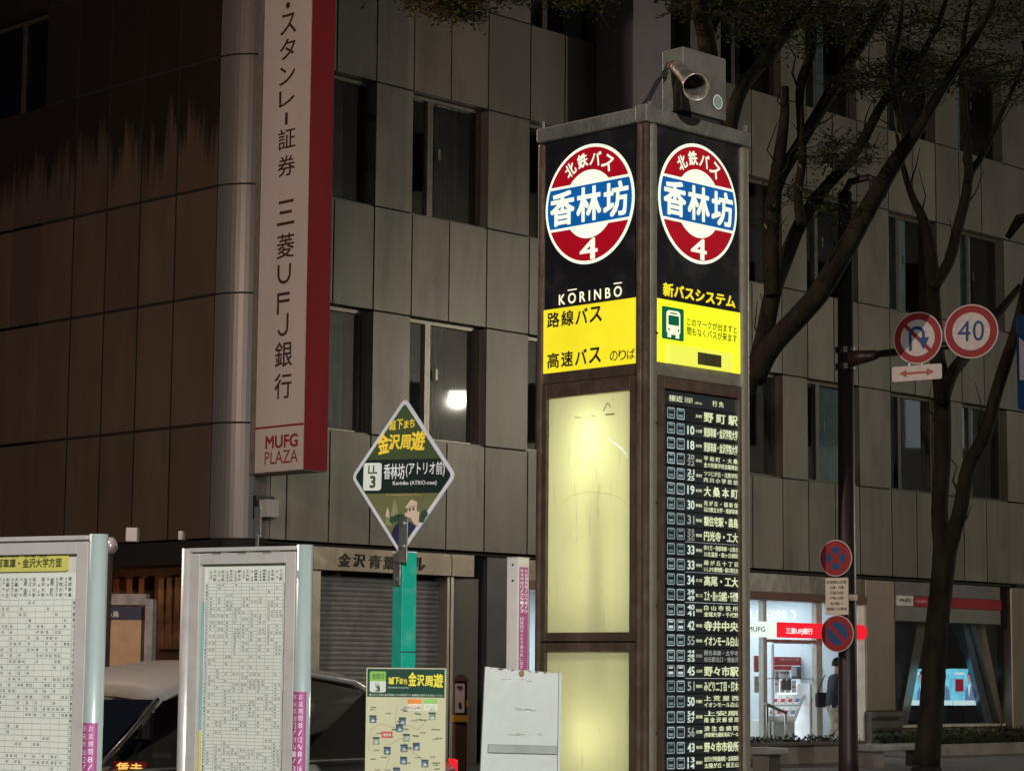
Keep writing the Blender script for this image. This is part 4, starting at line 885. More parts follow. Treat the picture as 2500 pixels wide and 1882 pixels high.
# fix ring orientation: all rings use the one axis
b2 = MB(); a_ = ax.cross(Vector((0, 0, 1))).normalized(); c_ = ax.cross(a_)
for s, r in prof:
    for j in range(28):
        t = 2 * math.pi * j / 28; b2.v.append(tuple(iv @ (th0 + ax * (s * Lh) + (a_ * math.cos(t) + c_ * math.sin(t)) * r * .62)))
for k in range(len(prof) - 1):
    for j in range(28): b2.f.append((k * 28 + j, k * 28 + (j + 1) % 28, k * 28 + 28 + (j + 1) % 28, k * 28 + 28 + j)); b2.mi.append(0)
b2.f.append(tuple(range(27, -1, -1))); b2.mi.append(0); b2.f.append(tuple((len(prof) - 1) * 28 + j for j in range(28))); b2.mi.append(0)
b2.build('horn', mat('corroded_silver', (.42, .38, .33), .28, .75, .5, 22, .2, 30, dirt=(.12, .07, .045), dirt_amt=.9, dirt_scale=16), hn, smooth=True)
b = MB(); e0 = iv @ th0; b.tube([iv @ (th0 - ax * .09), e0, iv @ (th0 + ax * .04)], [.030, .036, .033], 16); b.build('driver', mat('rust_driver', (.16, .07, .04), .5, .4, .4, 20), hn, smooth=True)
b = MB(); b.tube([iv @ (th0 - ax * .04), iv @ (th0 - ax * .04 + Vector((.03, .12, -.05)))], .014, 8); b.build('bracket', M_bk, hn)
cb = thing('cable_bundle', 'tangle of black cables and ties behind the horn speaker on the tower top', 'cable', tw.matrix_world @ Vector((.05, .1, zT)))
b = MB(); iv = cb.matrix_world.inverted()
for k in range(7):
    p = [at(1560 + k * 3, 262, 10.35), at(1585 + rnd.uniform(-6, 6), 238 + rnd.uniform(-8, 8), 10.45), at(1606 + rnd.uniform(-6, 6), 205 + rnd.uniform(-14, 6), 10.5), at(1632 + rnd.uniform(-6, 2), 165 + rnd.uniform(-12, 18), 10.55)]
    b.tube([iv @ q for q in p], .004, 5)
b.build('cable', M_bk, cb)

# ------------------------------------------------------------------ timetable boards
M_al = mat('satin_aluminium', (.60, .585, .57), .35, .35, .06, 5, .05, 60, dirt=(.38, .35, .33), dirt_amt=.35, dirt_scale=12)
M_al2 = mat('tower_tinted_post', (.62, .76, .76), .24, .45, .05, 3)  # cyan tint of the tower's light is put into the post's colour
M_sheet = mat('timetable_sheet', (.62, .66, .61), .35, 0, .04, 3); M_ink = mat('timetable_ink', (.10, .11, .11), .6); M_grid = mat('timetable_rule', (.34, .37, .36), .6)
M_mag = mat('magenta_sticker', (.34, .07, .23), .5, 0, .08, 9); M_maw = mat('sticker_white', (.75, .68, .74), .5)
def tt_board(name, label, xr, Y, xl, ytop, ytopl, postw, frame_in, stick_y, colspx, header, seed, yaw=59):
    r2 = random.Random(seed)
    base = at(xr, 1500, Y); base.z = GZ
    t = thing(name, label, 'timetable board', base, R(yaw - 90))
    f = Face(t, (0, 0, 0), (1, 0, 0), (0, -1, 0))
    f.mw = t.matrix_world
    ul = f.uv(xl, 1500)[0]; zt = f.uv(xr, ytop)[1]
    b = MB(); b.tube([(-postw, .02, 0), (-postw, .02, zt)], postw, 24); p = b.build('post', M_al2, t, smooth=False)
    for q in p.data.polygons: q.use_smooth = len(q.vertices) == 4
    b = MB(); b.tube([(ul + .03, .02, 0), (ul + .03, .02, zt - .005)], .032, 20); p2 = b.build('post', M_al, t)
    for q in p2.data.polygons: q.use_smooth = len(q.vertices) == 4
    uL, uR = ul + .055, -2 * postw + .004
    b = MB(); f.box(b, uL, uR, zt - .022, zt - .004, -.045, .012); b.build('top_rail', M_al, t, .003)
    fr = frame_in; zi = zt - .028
    b = MB(); f.box(b, uL, uL + fr, .5, zi, -.03, .004); f.box(b, uR - fr, uR, .5, zi, -.03, .004); b.build('door_frame', M_al, t, .002)
    b = MB(); f.box(b, uL + fr + .001, uR - fr - .001, zi - .048, zi, -.03, .002); b.build('top_frame', M_al, t, .002)
    b = MB(); f.box(b, uL + fr, uR - fr, .5, zi - .050, -.04, -.030); b.build('back_panel', mat('pale_back_panel', (.5, .5, .47), .5), t)
    b = MB(); f.box(b, uL + .0, uR - .0, .42, .499, -.03, .002); b.build('bottom_frame', M_al, t, .002)
    b = MB(); b.box((-.12, -.1, 0), (.05, .14, .02)); b.box((ul - .06, -.1, 0), (ul + .12, .14, .02)); b.build('base_plate', M_steel, t)
    s0, s1, sz1 = uL + fr + .006, uR - fr - .006, zi - .055
    return t, f, s0, s1, sz1, zt, postw
def sheet(t, f, s0, s1, top, ncol, nrow, rh, seed, hdr, names):
    r2 = random.Random(seed)
    bot = top - hdr - nrow * rh
    b = MB(); f.box(b, s0, s1, bot - .01, top, -.029, -.026); sh = b.build('timetable', M_sheet, t)
    b = MB(); d = -.0245; g = .0009
    xs = [s0 + .022 + (s1 - s0 - .044) * k / ncol for k in range(ncol + 1)]
    for x in xs: b.poly([f.P(x - g, bot, d), f.P(x + g, bot, d), f.P(x + g, top - .01, d), f.P(x - g, top - .01, d)])
    for k in range(nrow + 1):
        z = top - hdr - k * rh; b.poly([f.P(s0 + .004, z - g, d), f.P(s1 - .004, z - g, d), f.P(s1 - .004, z + g, d), f.P(s0 + .004, z + g, d)])
    tag(b.build('rules', M_grid, sh), kind='stuff')
    b = MB()
    for k in range(ncol):
        wc = xs[k + 1] - xs[k]; nm = names[k % len(names)]; hc = (hdr - .02) / len(nm)
        for i, ch in enumerate(nm): f.text(b, ch, xs[k] + wc * .52, xs[k] + wc * .9, top - .012 - hc * (i + .88), top - .012 - hc * (i + .12), d, .02)
        f.text(b, '経由のりば', xs[k] + wc * .08, xs[k] + wc * .92, 0, .001, d) if 0 else None
        for i in range(int(hdr / .016)): 
            if r2.random() < .75: f.text(b, '経由橋場町'[i % 5], xs[k] + wc * .14, xs[k] + wc * .38, top - .016 - .0125 * (i + .9), top - .016 - .0125 * (i + .1), d)
    for k in range(nrow):
        z = top - hdr - k * rh
        for x in (s0 + .006, s1 - .018): f.text(b, str(6 + k % 17), x, x + .012, z - rh * .8, z - rh * .2, d, .03)
        for c in range(ncol):
            if 3 < k % 22 < 20 or r2.random() < .3:
                wc = xs[c + 1] - xs[c]; n = r2.choice((0, 1, 1, 2)) if r2.random() < .85 else 0
                for i in range(n): x = xs[c] + wc * (.15 + .42 * i) + r2.uniform(0, .004); f.text(b, '%02d' % r2.choice((5, 10, 12, 18, 23, 26, 34, 38, 41, 47, 52, 56)), x, x + wc * .26, z - rh * .74, z - rh * .26, d, .03)
    tag(b.build('times', M_ink, sh), kind='stuff')
    return sh, bot
def sticker(t, f, uc, pw_, ytop_v, length, fr_axis, dd=.0):
    # a magenta strip curved round the front of the post
    b = MB(); n = 8; seg = []
    a0, a1 = R(205), R(335)
    for k in range(n + 1):
        a = a0 + (a1 - a0) * k / n; seg.append(((uc) + (pw_ + .0012) * math.cos(a), .02 + (pw_ + .0012) * math.sin(a)))
    for k in range(n): b.poly([(seg[k][0], seg[k][1], ytop_v - length), (seg[k + 1][0], seg[k + 1][1], ytop_v - length), (seg[k + 1][0], seg[k + 1][1], ytop_v), (seg[k][0], seg[k][1], ytop_v)])
    s = b.build('notice_strip', M_mag, t)
    b = MB(); d = .024 if pw_ > .03 else .02
    def wrap(body, a, hw, v0, v1, bold=.02):
        vs_, fs_, _, _ = glyphs(body, bold); i = len(b.v)
        for x, y in vs_:
            an = a + (x - .5) * hw; b.v.append((uc + (pw_ + .003) * math.cos(an), .02 + (pw_ + .003) * math.sin(an), v0 + (v1 - v0) * y))
        for q in fs_: b.f.append(tuple(i + w_ for w_ in q)); b.mi.append(0)
    v = ytop_v - .01
    for ch in ('年', '末', '年', '始', '12', '/', '29', '〜', '1', '/', '3', ' ', '日', '祝', '日', 'ダ', 'イ', 'ヤ', 'で', '運', '行', '致', 'し', 'ま', 'す'):
        if ch != ' ': wrap(ch, R(252), R(36), v - .024, v)
        v -= .030
        if v < ytop_v - length + .03: break
    v = ytop_v - .01
    for ch in ('お', '盆', '期', '間', '8', '/', '12', '〜', '8', '/', '16'):
        wrap(ch, R(296), R(26), v - .022, v); v -= .030
        if v < ytop_v - length + .03: break
    b.build('lettering', M_maw, s)
nmA = ['東部車庫', '太陽が丘', '大桑本町', '湯涌', '金沢大学', '金沢大学', '錦町', '学院大学']
t1, f1, s0, s1, sz, zt1, pw1 = tt_board('timetable_board', 'large silver timetable board with yellow header at the far left, cut by the picture edge', 247, 9.2, -95, 1303, 1330, .038, .055, 0, 0, 0, 3, 62)
zy = f1.uv(100, 1392)[1]; u_y1 = f1.uv(158, 1380)[0]; u_y0 = s0 + .02
b = MB(); zq1, zq0 = f1.uv(80, 1349)[1], f1.uv(80, 1394)[1]; f1.plate(b, rrect(u_y0, u_y1, zq0, zq1, .010), -.025, -.018); yb = b.build('yellow_header', mat('yellow_header', (.52, .49, .12), .4, 0, .08, 5), t1)
b = MB(); f1.ptext(b, '東部車庫・金沢大学方面', -24, 1378, 151, 1370, 23, -.016, .03); f1.ptext(b, '東兼住宅経由', -10, 1358, 46, 1356, 8, -.016, .02); f1.ptext(b, '兼六園下経由', 60, 1357, 114, 1355, 8, -.016, .02); b.build('lettering', mat('dark_olive_print', (.05, .06, .02), .5), yb)
sheet(t1, f1, s0 + .0, s1 - .01, f1.uv(80, 1399)[1], 9, 36, .0233, 5, .105, nmA)
sticker(t1, f1, -pw1, pw1, f1.uv(240, 1764)[1], .8, 0)
nmB = ['千代野', '松任駅', '寺井中央', '野々市', '工大前', '白峰車庫', '南部車庫', '太平寺']
t2, f2, s0, s1, sz, zt2, pw2 = tt_board('timetable_board', 'narrow silver timetable board with scuffed top frame, standing left of the green post', 752, 10.0, 438, 1329, 1340, .036, .052, 0, 0, 0, 4, 60)
b = MB(); f2.ptext(b, '開', 560, 1352, 600, 1350, 6, .004) if 0 else None
for k in range(9):
    u = s0 + .06 + k * .045; v = f2.uv(600, 1352)[1] + (k % 3) * .006; b.poly([f2.P(u, v, .0035), f2.P(u + .05, v + .001, .0035), f2.P(u + .048, v + .006, .0035), f2.P(u + .004, v + .005, .0035)])
b.build('scuff', mat('dark_scuff', (.16, .15, .12), .7), t2)
sheet(t2, f2, s0 + .004, s1 - .002, sz - .005, 9, 62, .0148, 9, .072, nmB)
b = MB(); f2.box(b, s0 - .004, s0 + .003, 1.2, 1.75, -.028, -.020); b.build('edge_tape', mat('teal_tape', (.18, .40, .42), .5), t2)
b = MB(); f2.box(b, s0 - .004, s0 + .003, .9, 1.19, -.028, -.020); b.build('edge_tape', mat('yellow_tape', (.55, .55, .12), .5), t2)
sticker(t2, f2, -pw2, pw2, f2.uv(745, 1688)[1], .8, 0)
ub_ = f2.uv(623, 1300)[0]; zz0, zz1 = f2.uv(623, 1310)[1], f2.uv(623, 1236)[1]
b = MB(); f2.box(b, ub_ - .019, ub_ + .019, zz0, zz1, -.02, -.014); b.box((ub_ - .008, .012, zt2 - .02), (ub_ + .008, .02, zz0 + .01)); b.build('strap', M_steel, t2, .002)

# ------------------------------------------------------------------ green post, diamond stop sign and map board
gpb = at(981, 1500, 10.1); gpb.z = GZ
gpst = thing('sign_post', 'square green steel post carrying the diamond stop sign and the map board', 'post', gpb, R(37))
M_gr = mat('glossy_green_paint', (.01, .30, .22), .25, 0, .06, 4, dirt=(.25, .40, .36), dirt_amt=.35, dirt_scale=14); 
FG = Face(gpst, (0, 0, 0), (1, 0, 0), (0, -1, 0)); FGL = Face(gpst, (0, 0, 0), (0, -1, 0), (-1, 0, 0))
zg_ = FG.uv(1000, 1349)[1]
b = MB(); b.box((0, 0, 0), (.076, .076, zg_)); b.build('post', M_gr, gpst, .004)
b = MB(); b.box((-.001, -.001, zg_), (.077, .077, zg_ + .006)); b.build('cap', mat('pale_cap', (.45, .60, .58), .4), gpst, .003)
za_, zb_ = FGL.uv(969, 1350)[1], FGL.uv(969, 1430)[1]
b = MB(); FGL.box(b, -.060, -.008, zb_, za_, .001, .008); br = b.build('bracket', M_steel, gpst, .002)
for z in (za_ - .03, zb_ + .03):
    b = MB(); c_ = FGL.P(-.03, z, .008); b.tube([c_, c_ + Vector((-.012, 0, 0))], .010, 8); b.build('bolt', M_steel, br)
b = MB(); FG.box(b, -.004, .078, FG.uv(1000, 1592)[1], FG.uv(1000, 1592)[1] + .004, 0, .003); b.build('band', M_bk, gpst)
ds = thing('diamond_sign', 'green and black diamond stop sign marked LL 3 above the green post', 'sign', at(984, 1345, 10.08), R(-29), ry=R(1.0))
FD = Face(ds, (0, 0, 0), (1, 0, 0), (0, -1, 0))
ct = [FD.uv(*p) for p in ((980, 970), (858, 1162), (987, 1356), (1113, 1150))]
cxd = sum(p[0] for p in ct) / 4; cvd = (ct[0][1] + ct[2][1]) / 2
Tp, Bt, Lf, Rt = ct[0][1], ct[2][1], (cxd - (ct[3][0] - ct[1][0]) / 2), (cxd + (ct[3][0] - ct[1][0]) / 2)
def dia(k, r=.03, n=5):
    P4 = [(cxd, cvd + (Tp - cvd) * k), (cxd + (Lf - cxd) * k, cvd), (cxd, cvd + (Bt - cvd) * k), (cxd + (Rt - cxd) * k, cvd)]
    out = []
    for i in range(4):
        a, p, c = Vector(P4[i - 1]), Vector(P4[i]), Vector(P4[(i + 1) % 4]); e0 = p + (a - p).normalized() * r; e1 = p + (c - p).normalized() * r
        for j in range(n + 1):
            s = j / n; out.append(tuple((1 - s) ** 2 * e0 + 2 * s * (1 - s) * p + s * s * e1))
    return out
b = MB(); FD.plate(b, dia(1), -.006, 0); b.build('white_rim', mat('white_rim', (.50, .50, .54), .4), ds)
def clipz(pts, lo, hi):
    def cl(pts, z, keep):
        out = []
        for i in range(len(pts)):
            a, c = pts[i - 1], pts[i]; ia, ic = keep(a[1]), keep(c[1])
            if ia != ic: s = (z - a[1]) / (c[1] - a[1]); out.append((a[0] + (c[0] - a[0]) * s, z))
            if ic: out.append(c)
        return out
    return cl(cl(pts, lo, lambda q: q >= lo - 1e-9), hi, lambda q: q <= hi + 1e-9)
inn = dia(.925, .018)
z1_, z2_ = FD.uv(985, 1121)[1], FD.uv(985, 1204)[1]
M_ol = mat('olive_green_print', (.05, .07, .030), .35, 0, .05, 3); M_dk = mat('blackish_green_print', (.012, .02, .018), .3)
b = MB(); FD.flat(b, clipz(inn, z1_, 99), .0015); g1 = b.build('green_field', M_ol, ds)
b = MB(); FD.flat(b, clipz(inn, z2_, z1_), .0015); g2 = b.build('black_field', M_dk, ds)
b = MB(); FD.flat(b, clipz(inn, -99, z2_), .0015); g3 = b.build('picture_field', mat('khaki_print', (.12, .125, .055), .35), ds)
M_gold = mat('gold_brush_letter', (.80, .58, .05), .45)
b = MB()
for ch, x, y, w_, h_, r_ in (('城', 958, 1039, 17, 25, 4), ('下', 976, 1036, 15, 25, 2), ('ま', 992, 1036, 12, 20, 0), ('ち', 1006, 1033, 13, 20, -4), ('金', 936, 1083, 28, 50, 10), ('沢', 963, 1079, 27, 38, 2), ('周', 990, 1079, 25, 36, 0), ('遊', 1021, 1076, 34, 48, 0)):
    a = FD.uv(x - w_ / 2, y, .004); c = FD.uv(x + w_ / 2, y - 1, .004); hv = h_ / FPX * 10.1
    FD.text(b, ch, a[0], c[0], a[1] - hv / 2, a[1] + hv / 2, .004, .045 if h_ > 30 else .03, R(r_), .08)
b.build('lettering', M_gold, g1)
a = FD.uv(888, 1164, .0); c = FD.uv(932, 1160, 0); hv = 68 / FPX * 10.1
b = MB(); FD.plate(b, rrect(a[0], c[0], a[1] - hv / 2, a[1] + hv / 2, .012), .0015, .003); wb = b.build('number_tile', mat('tile_white', (.60, .64, .58), .4), ds)
b = MB(); FD.ptext(b, 'LL', 899, 1147, 921, 1145, 20, .0045, .03); FD.ptext(b, '3', 903, 1177, 917, 1175, 30, .0045, .045); b.build('lettering', M_ol, wb)
b = MB()
FD.ptext(b, '香林坊', 937, 1153, 988, 1148, 38, .004, .02); FD.ptext(b, '(アトリオ前)', 991, 1149, 1086, 1141, 37, .004, .015); FD.ptext(b, 'Korinbo (ATRIO-mae)', 959, 1184, 1066, 1175, 13, .004, .01)
b.build('lettering', mat('pale_letter', (.66, .66, .66), .5), g2)
b = MB()
M_pi = mat('pink_castle_print', (.50, .38, .29), .5)
def fpoly(face, b, pts, d): face.flat(b, [face.uv(x, y, d) for x, y in pts], d)
fpoly(FD, b, [(988, 1240), (1004, 1219), (1019, 1225), (1018, 1236)], .004); fpoly(FD, b, [(996, 1236), (1017, 1234), (1018, 1250), (994, 1252)], .004); fpoly(FD, b, [(987, 1252), (1024, 1248), (1022, 1262), (992, 1264)], .004); fpoly(FD, b, [(1002, 1264), (1024, 1260), (1021, 1284), (1012, 1280)], .004)
fpoly(FD, b, [(943, 1250), (946, 1236), (950, 1250), (951, 1262), (941, 1262)], .004); b.build('castle_picture', M_pi, g3)
b = MB(); fpoly(FD, b, [(998, 1240), (1003, 1239.6), (1003, 1246), (998, 1246.5)], .006); fpoly(FD, b, [(1007, 1239), (1012, 1238.6), (1012, 1245), (1007, 1245.5)], .006); b.build('castle_windows', M_ol, g3)
b = MB(); fpoly(FD, b, [(953, 1262), (963, 1216), (975, 1262)], .003); fpoly(FD, b, [(939, 1280), (945, 1262), (953, 1262), (956, 1285)], .003); b.build('hill_picture', mat('light_khaki_print', (.20, .21, .11), .4), g3)
FD.ptext(bb := MB(), 'Kanazawa Loop Bus', 943, 1209, 1026, 1206, 8, .004, .01); bb.build('lettering', mat('dim_gold', (.36, .24, .08), .5), g3)
b = MB()
for x, y, r_ in ((958, 1268, 9), (970, 1264, 10), (978, 1262, 9), (1036, 1254, 10), (1030, 1266, 9)):
    u, v = FD.uv(x, y, .0045); FD.disc(b, u, v, r_ / FPX * 10.1, .0045, 16)
b.build('bush_picture', mat('dark_green_print', (.03, .06, .035), .4), g3)
b = MB(); u, v = FD.uv(987, 1308, .005); rr_ = .066; pts = [(u + rr_ * math.cos(k * math.pi / 12), v + rr_ * math.sin(k * math.pi / 12)) for k in range(24)]
lim = dia(.89, .01)
cpts = []
for x, y in pts:
    yb_ = Bt + abs(x - cxd) / (Rt - cxd) * (cvd - Bt) + .028; cpts.append((x, max(y, yb_)))
FD.flat(b, cpts, .005); b.build('navy_circle', mat('navy_print', (.02, .018, .06), .4), g3)
a, c = FD.uv(974, 1300, .008), FD.uv(996, 1300, .008); z0_, z1_ = FD.uv(985, 1345, .008)[1], FD.uv(985, 1261, .008)[1]
b = MB(); FD.box(b, a[0], c[0], z0_ - .05, z1_, .0065, .012); sp_ = b.build('strap', M_steel, ds, .002)
for z in (z1_ - .03, z0_ + .02):
    b = MB(); q = FD.P((a[0] + c[0]) / 2, z, .012); b.tube([q, q + FD.n * .012], .009, 8); b.build('bolt', M_steel, sp_)
# map board
mb_ = thing('map_board', 'cream route map board with dark green header clipped to the green post', 'map board', at(992, 1885, 9.85), R(-20))
FM_ = Face(mb_, (0, 0, 0), (1, 0, 0), (0, -1, 0))
a = FM_.uv(896, 1700); c = FM_.uv(1088, 1700); zt = FM_.uv(992, 1630)[1]; bt_ = -.16
uA, uB = a[0] - .004, c[0]
b = MB(); FM_.plate(b, rrect(uA, uB, bt_, zt, .004, 2), -.010, 0); b.build('board', mat('cream_board', (.55, .56, .38), .35, 0, .04, 2, dirt=(.48, .45, .30), dirt_amt=.4, dirt_scale=7), mb_)
zh = FM_.uv(992, 1701)[1]
b = MB(); FM_.plate(b, [(uA + .005, zh), (uB - .005, zh), (uB - .005, zt - .004), (uA + .005, zt - .004)], 0, .0015); hd = b.build('green_header', mat('deep_green_print', (.02, .065, .045), .35), mb_)
a = FM_.uv(903, 1655, .003); c = FM_.uv(942, 1655, .003)
b = MB(); zz = [FM_.uv(922, y, .003)[1] for y in (1638, 1662, 1689)]; FM_.plate(b, rrect(a[0], c[0], zz[2], zz[0], .008), .0015, .003); tl_ = b.build('number_tile', mat('tile_white', (.6, .64, .58), .4), mb_)
b = MB(); FM_.plate(b, [(a[0], zz[1]), (c[0], zz[1]), (c[0], zz[0] - .006), (c[0] - .006, zz[0]), (a[0] + .006, zz[0]), (a[0], zz[0] - .006)], .003, .0040); b.build('lime_label', mat('lime_print', (.22, .46, .10), .4), tl_)
b = MB(); FM_.ptext(b, '左回り', 908, 1650, 938, 1650, 13, .0055, .01); FM_.ptext(b, 'LL', 917, 1670, 928, 1670, 8, .0055, .02); FM_.ptext(b, '3', 917, 1681, 928, 1681, 12, .0055, .04); b.build('lettering', MATS['deep_green_print'], tl_)
b = MB()
for ch, x, y, w_, h_ in (('城', 955, 1661, 14, 18), ('下', 969, 1661, 12, 17), ('ま', 980, 1662, 9, 14), ('ち', 990, 1663, 9, 13), ('金', 1007, 1657, 20, 34), ('沢', 1027, 1660, 18, 28), ('周', 1047, 1662, 19, 26), ('遊', 1070, 1661, 24, 34)):
    FM_.ptext(b, ch, x - w_ / 2, y, x + w_ / 2, y, h_, .004, .04)
b.build('lettering', mat('yellow_brush_letter', (.82, .74, .08), .45), hd)
b = MB(); FM_.ptext(b, 'Kanazawa Loop Bus', 948, 1678, 998, 1678, 5, .004, .02); FM_.ptext(b, '●このバス停は金沢周遊バスの停留所です ●運賃は車内でお支払い下さい', 902, 1696, 1082, 1696, 5.5, .004, .02); b.build('lettering', mat('pale_green_letter', (.5, .6, .5), .5), hd)
def mpx(x0, y0, x1, y1, d0, d1, m, nm, par):
    b = MB(); u0 = FM_.uv(x0, (y0 + y1) / 2)[0]; u1 = FM_.uv(x1, (y0 + y1) / 2)[0]; v1 = FM_.uv((x0 + x1) / 2, y0)[1]; v0 = FM_.uv((x0 + x1) / 2, y1)[1]; FM_.box(b, u0, u1, v0, v1, d0, d1); return b.build(nm, m, par)
for x0, m_ in ((996, mat('orange_print', (.75, .25, .06), .5)), (1034, mat('green_print', (.28, .55, .16), .5))):
    q = mpx(x0, 1706, x0 + 34, 1734, 0, .001, mat('label_white', (.66, .68, .60), .5), 'legend_label', mb_); mpx(x0, 1706, x0 + 34, 1717, .001, .002, m_, 'legend_top', q)
    letters(FM_, 'のりば', 'lettering', m_, q, x0 + 5, 1724, x0 + 29, 1724, 5, .003, .02)
r3 = random.Random(12); M_ph = mat('map_photo_blue', (.10, .15, .22), .5, 0, .6, 60); M_phh = mat('map_photo_header', (.04, .09, .10), .5); M_phg = mat('map_photo_green', (.25, .32, .22), .5, 0, .5, 60)
for x, y in ((910, 1745), (982, 1750), (1055, 1738), (918, 1798), (992, 1790), (945, 1822), (986, 1816), (1016, 1812), (985, 1846), (1037, 1853), (968, 1872), (975, 1767)):
    q = mpx(x - 8, y, x + 9, y + 19, 0, .001, r3.choice((M_ph, M_ph, M_phg)), 'map_picture', mb_); mpx(x - 8, y, x + 9, y + 5, .001, .002, M_phh, 'caption_bar', q)
    b = MB(); FM_.plate(b, [FM_.uv(*p) for p in ((x - 4, y + 16), (x, y + 8), (x + 5, y + 12), (x + 5, y + 16))], .001, .0016); b.build('building_shape', mat('map_pale', (.5, .55, .5), .5), q)
q = mpx(932, 1785, 958, 1800, 0, .0015, mat('map_red', (.55, .06, .08), .5), 'here_label', mb_); letters(FM_, '現在地', 'lettering', mat('label_white', (.7, .7, .6), .5), q, 935, 1793, 955, 1793, 8, .003, .03)
b = MB()
for k in range(46):
    x, y = r3.uniform(905, 1070), r3.uniform(1722, 1880)
    FM_.ptext(b, r3.choice(('兼六園', '近江町市場', '金沢駅', '武蔵ヶ辻', '21世紀美術館', '広坂', '橋場町', '片町')), x - 5, y, x + 9, y, 3.2, .0012, .03)
b.build('place_names', mat('map_ink', (.07, .09, .08), .6), mb_)
b = MB()
for pl_ in (((900, 1830), (905, 1780), (930, 1765), (960, 1775), (1000, 1770), (1020, 1780), (1040, 1760), (1060, 1745)), ((940, 1880), (950, 1850), (945, 1820), (980, 1800), (1000, 1830), (1030, 1850), (1040, 1880)), ((970, 1720), (965, 1760), (970, 1775))):
    for (x0, y0), (x1, y1) in zip(pl_[:-1], pl_[1:]):
        p, q = Vector(FM_.uv(x0, y0)), Vector(FM_.uv(x1, y1)); nn = Vector((-(q - p).y, (q - p).x)).normalized() * .0012; FM_.flat(b, [p - nn, q - nn, q + nn, p + nn], .0009)
b.build('route_lines', mat('map_route', (.34, .33, .22), .6), mb_)
# grey sign back and its post
pb_ = at(1263, 1640, 10.45); pb_.z = GZ
pp = thing('stop_pole', 'square white steel pole with a magenta notice strip beside the tower', 'post', pb_, R(50))
FPa = Face(pp, (0, 0, 0), (1, 0, 0), (0, -1, 0)); FPb = Face(pp, (0, 0, 0), (0, -1, 0), (-1, 0, 0))
zt = FPa.uv(1270, 1362)[1]
b = MB(); b.box((0, 0, 0), (.078, .066, zt)); b.build('post', mat('pinkish_white_paint', (.52, .50, .49), .4, 0, .08, 6), pp, .003)
b = MB(); b.box((-.002, -.002, zt), (.080, .068, zt + .005)); b.build('cap', M_al, pp, .002)
za_, zb_ = FPa.uv(1277, 1384)[1], FPa.uv(1277, 1640)[1]
b = MB(); FPa.box(b, .008, .070, zb_, za_, .0005, .0015); s_ = b.build('notice_strip', M_mag, pp)
b = MB(); v = za_ - .008
for ch in '日祝日ダイヤで運行致します。年末年始12/29':
    pass
seq = ['年', '末', '年', '始', '12', '/', '29', '〜', '1', '/', '3', '', '日', '祝', '日', 'ダ', 'イ', 'ヤ', 'で', '運', '行', '致', 'し', 'ま', 'す']
st_ = (za_ - zb_ - .02) / len(seq)
for ch in seq:
    if ch: FPa.text(b, ch, .012, .036, v - st_ * .85, v - .001, .003, .02)
    v -= st_
v = za_ - .008
for ch in ['お', '盆', '期', '間', '8', '/', '12', '〜', '8', '/', '16']: FPa.text(b, ch, .044, .064, v - st_ * .85, v - .001, .003, .02); v -= st_
b.build('lettering', M_maw, s_)
for z in (zt - .03, zt - .10):
    b = MB(); q = FPb.P(-.03, z, 0); b.tube([q, q + Vector((-.004, 0, 0))], .005, 6); b.build('hole', M_bk, pp)
gb = thing('stop_sign', 'pale grey rusty-edged back of a stop sign board leaning on the white pole', 'sign', at(1270, 1890, 10.0), R(8), ry=R(1.2))
FB_ = Face(gb, (0, 0, 0), (1, 0, 0), (0, -1, 0))
pts = [FB_.uv(*p) for p in ((1171, 1895), (1183, 1627), (1369, 1643), (1365, 1895))]
M_gb = mat('pale_grey_green_sheet', (.37, .42, .40), .42, .1, .07, 3, .05, 20, dirt=(.33, .34, .30), dirt_amt=.45, dirt_scale=16)
b = MB(); FB_.plate(b, [pts[0], (pts[1][0], pts[1][1]), pts[2], pts[3]], -.006, 0); sh = b.build('sheet', M_gb, gb)
b = MB(); w_ = .022; FB_.plate(b, [pts[0], (pts[0][0] + w_, pts[0][1]), (pts[1][0] + w_, pts[1][1]), pts[1]], .001, .022); FB_.plate(b, [(pts[3][0] - .010, pts[3][1]), pts[3], pts[2], (pts[2][0] - .010, pts[2][1])], .001, .022); b.build('side_flange', M_gb, gb)
z_ = FB_.uv(1270, 1828)[1]; b = MB(); FB_.box(b, pts[0][0] + .03, pts[3][0] - .014, z_ - .018, z_ + .018, .001, .012); b.build('cross_brace', mat('darker_grey_brace', (.22, .25, .23), .5, .1, .15, 9), gb, .003)
u, v = FB_.uv(1273, 1643, .002); b = MB(); q = FB_.P(u, v, .0); b.tube([q, q + FB_.n * .012], .012, 8); b.build('bolt', mat('rusty_bolt', (.20, .10, .06), .6, .3), gb)
b = MB()
for k in range(24):
    s = r3.random(); a = Vector(pts[1]).lerp(Vector(pts[2]), s); ww = r3.uniform(.003, .010); FB_.flat(b, [(a.x - ww, a.y - .001), (a.x - ww * .5, a.y - ww * .9), (a.x + ww * .6, a.y - ww * .7), (a.x + ww, a.y - .001)], .0012)
for k in range(16):
    u = r3.uniform(pts[0][0] + .08, pts[3][0] - .06); v = FB_.uv(1270, r3.choice((1660, 1732, 1792)))[1] + r3.uniform(-.004, .004); ww = r3.uniform(.003, .016); FB_.flat(b, [(u - ww, v), (u + ww, v), (u + ww, v + .002), (u - ww, v + .002)], .0012)
b.build('rust_mark', mat('rust_mark', (.14, .10, .07), .7), gb)

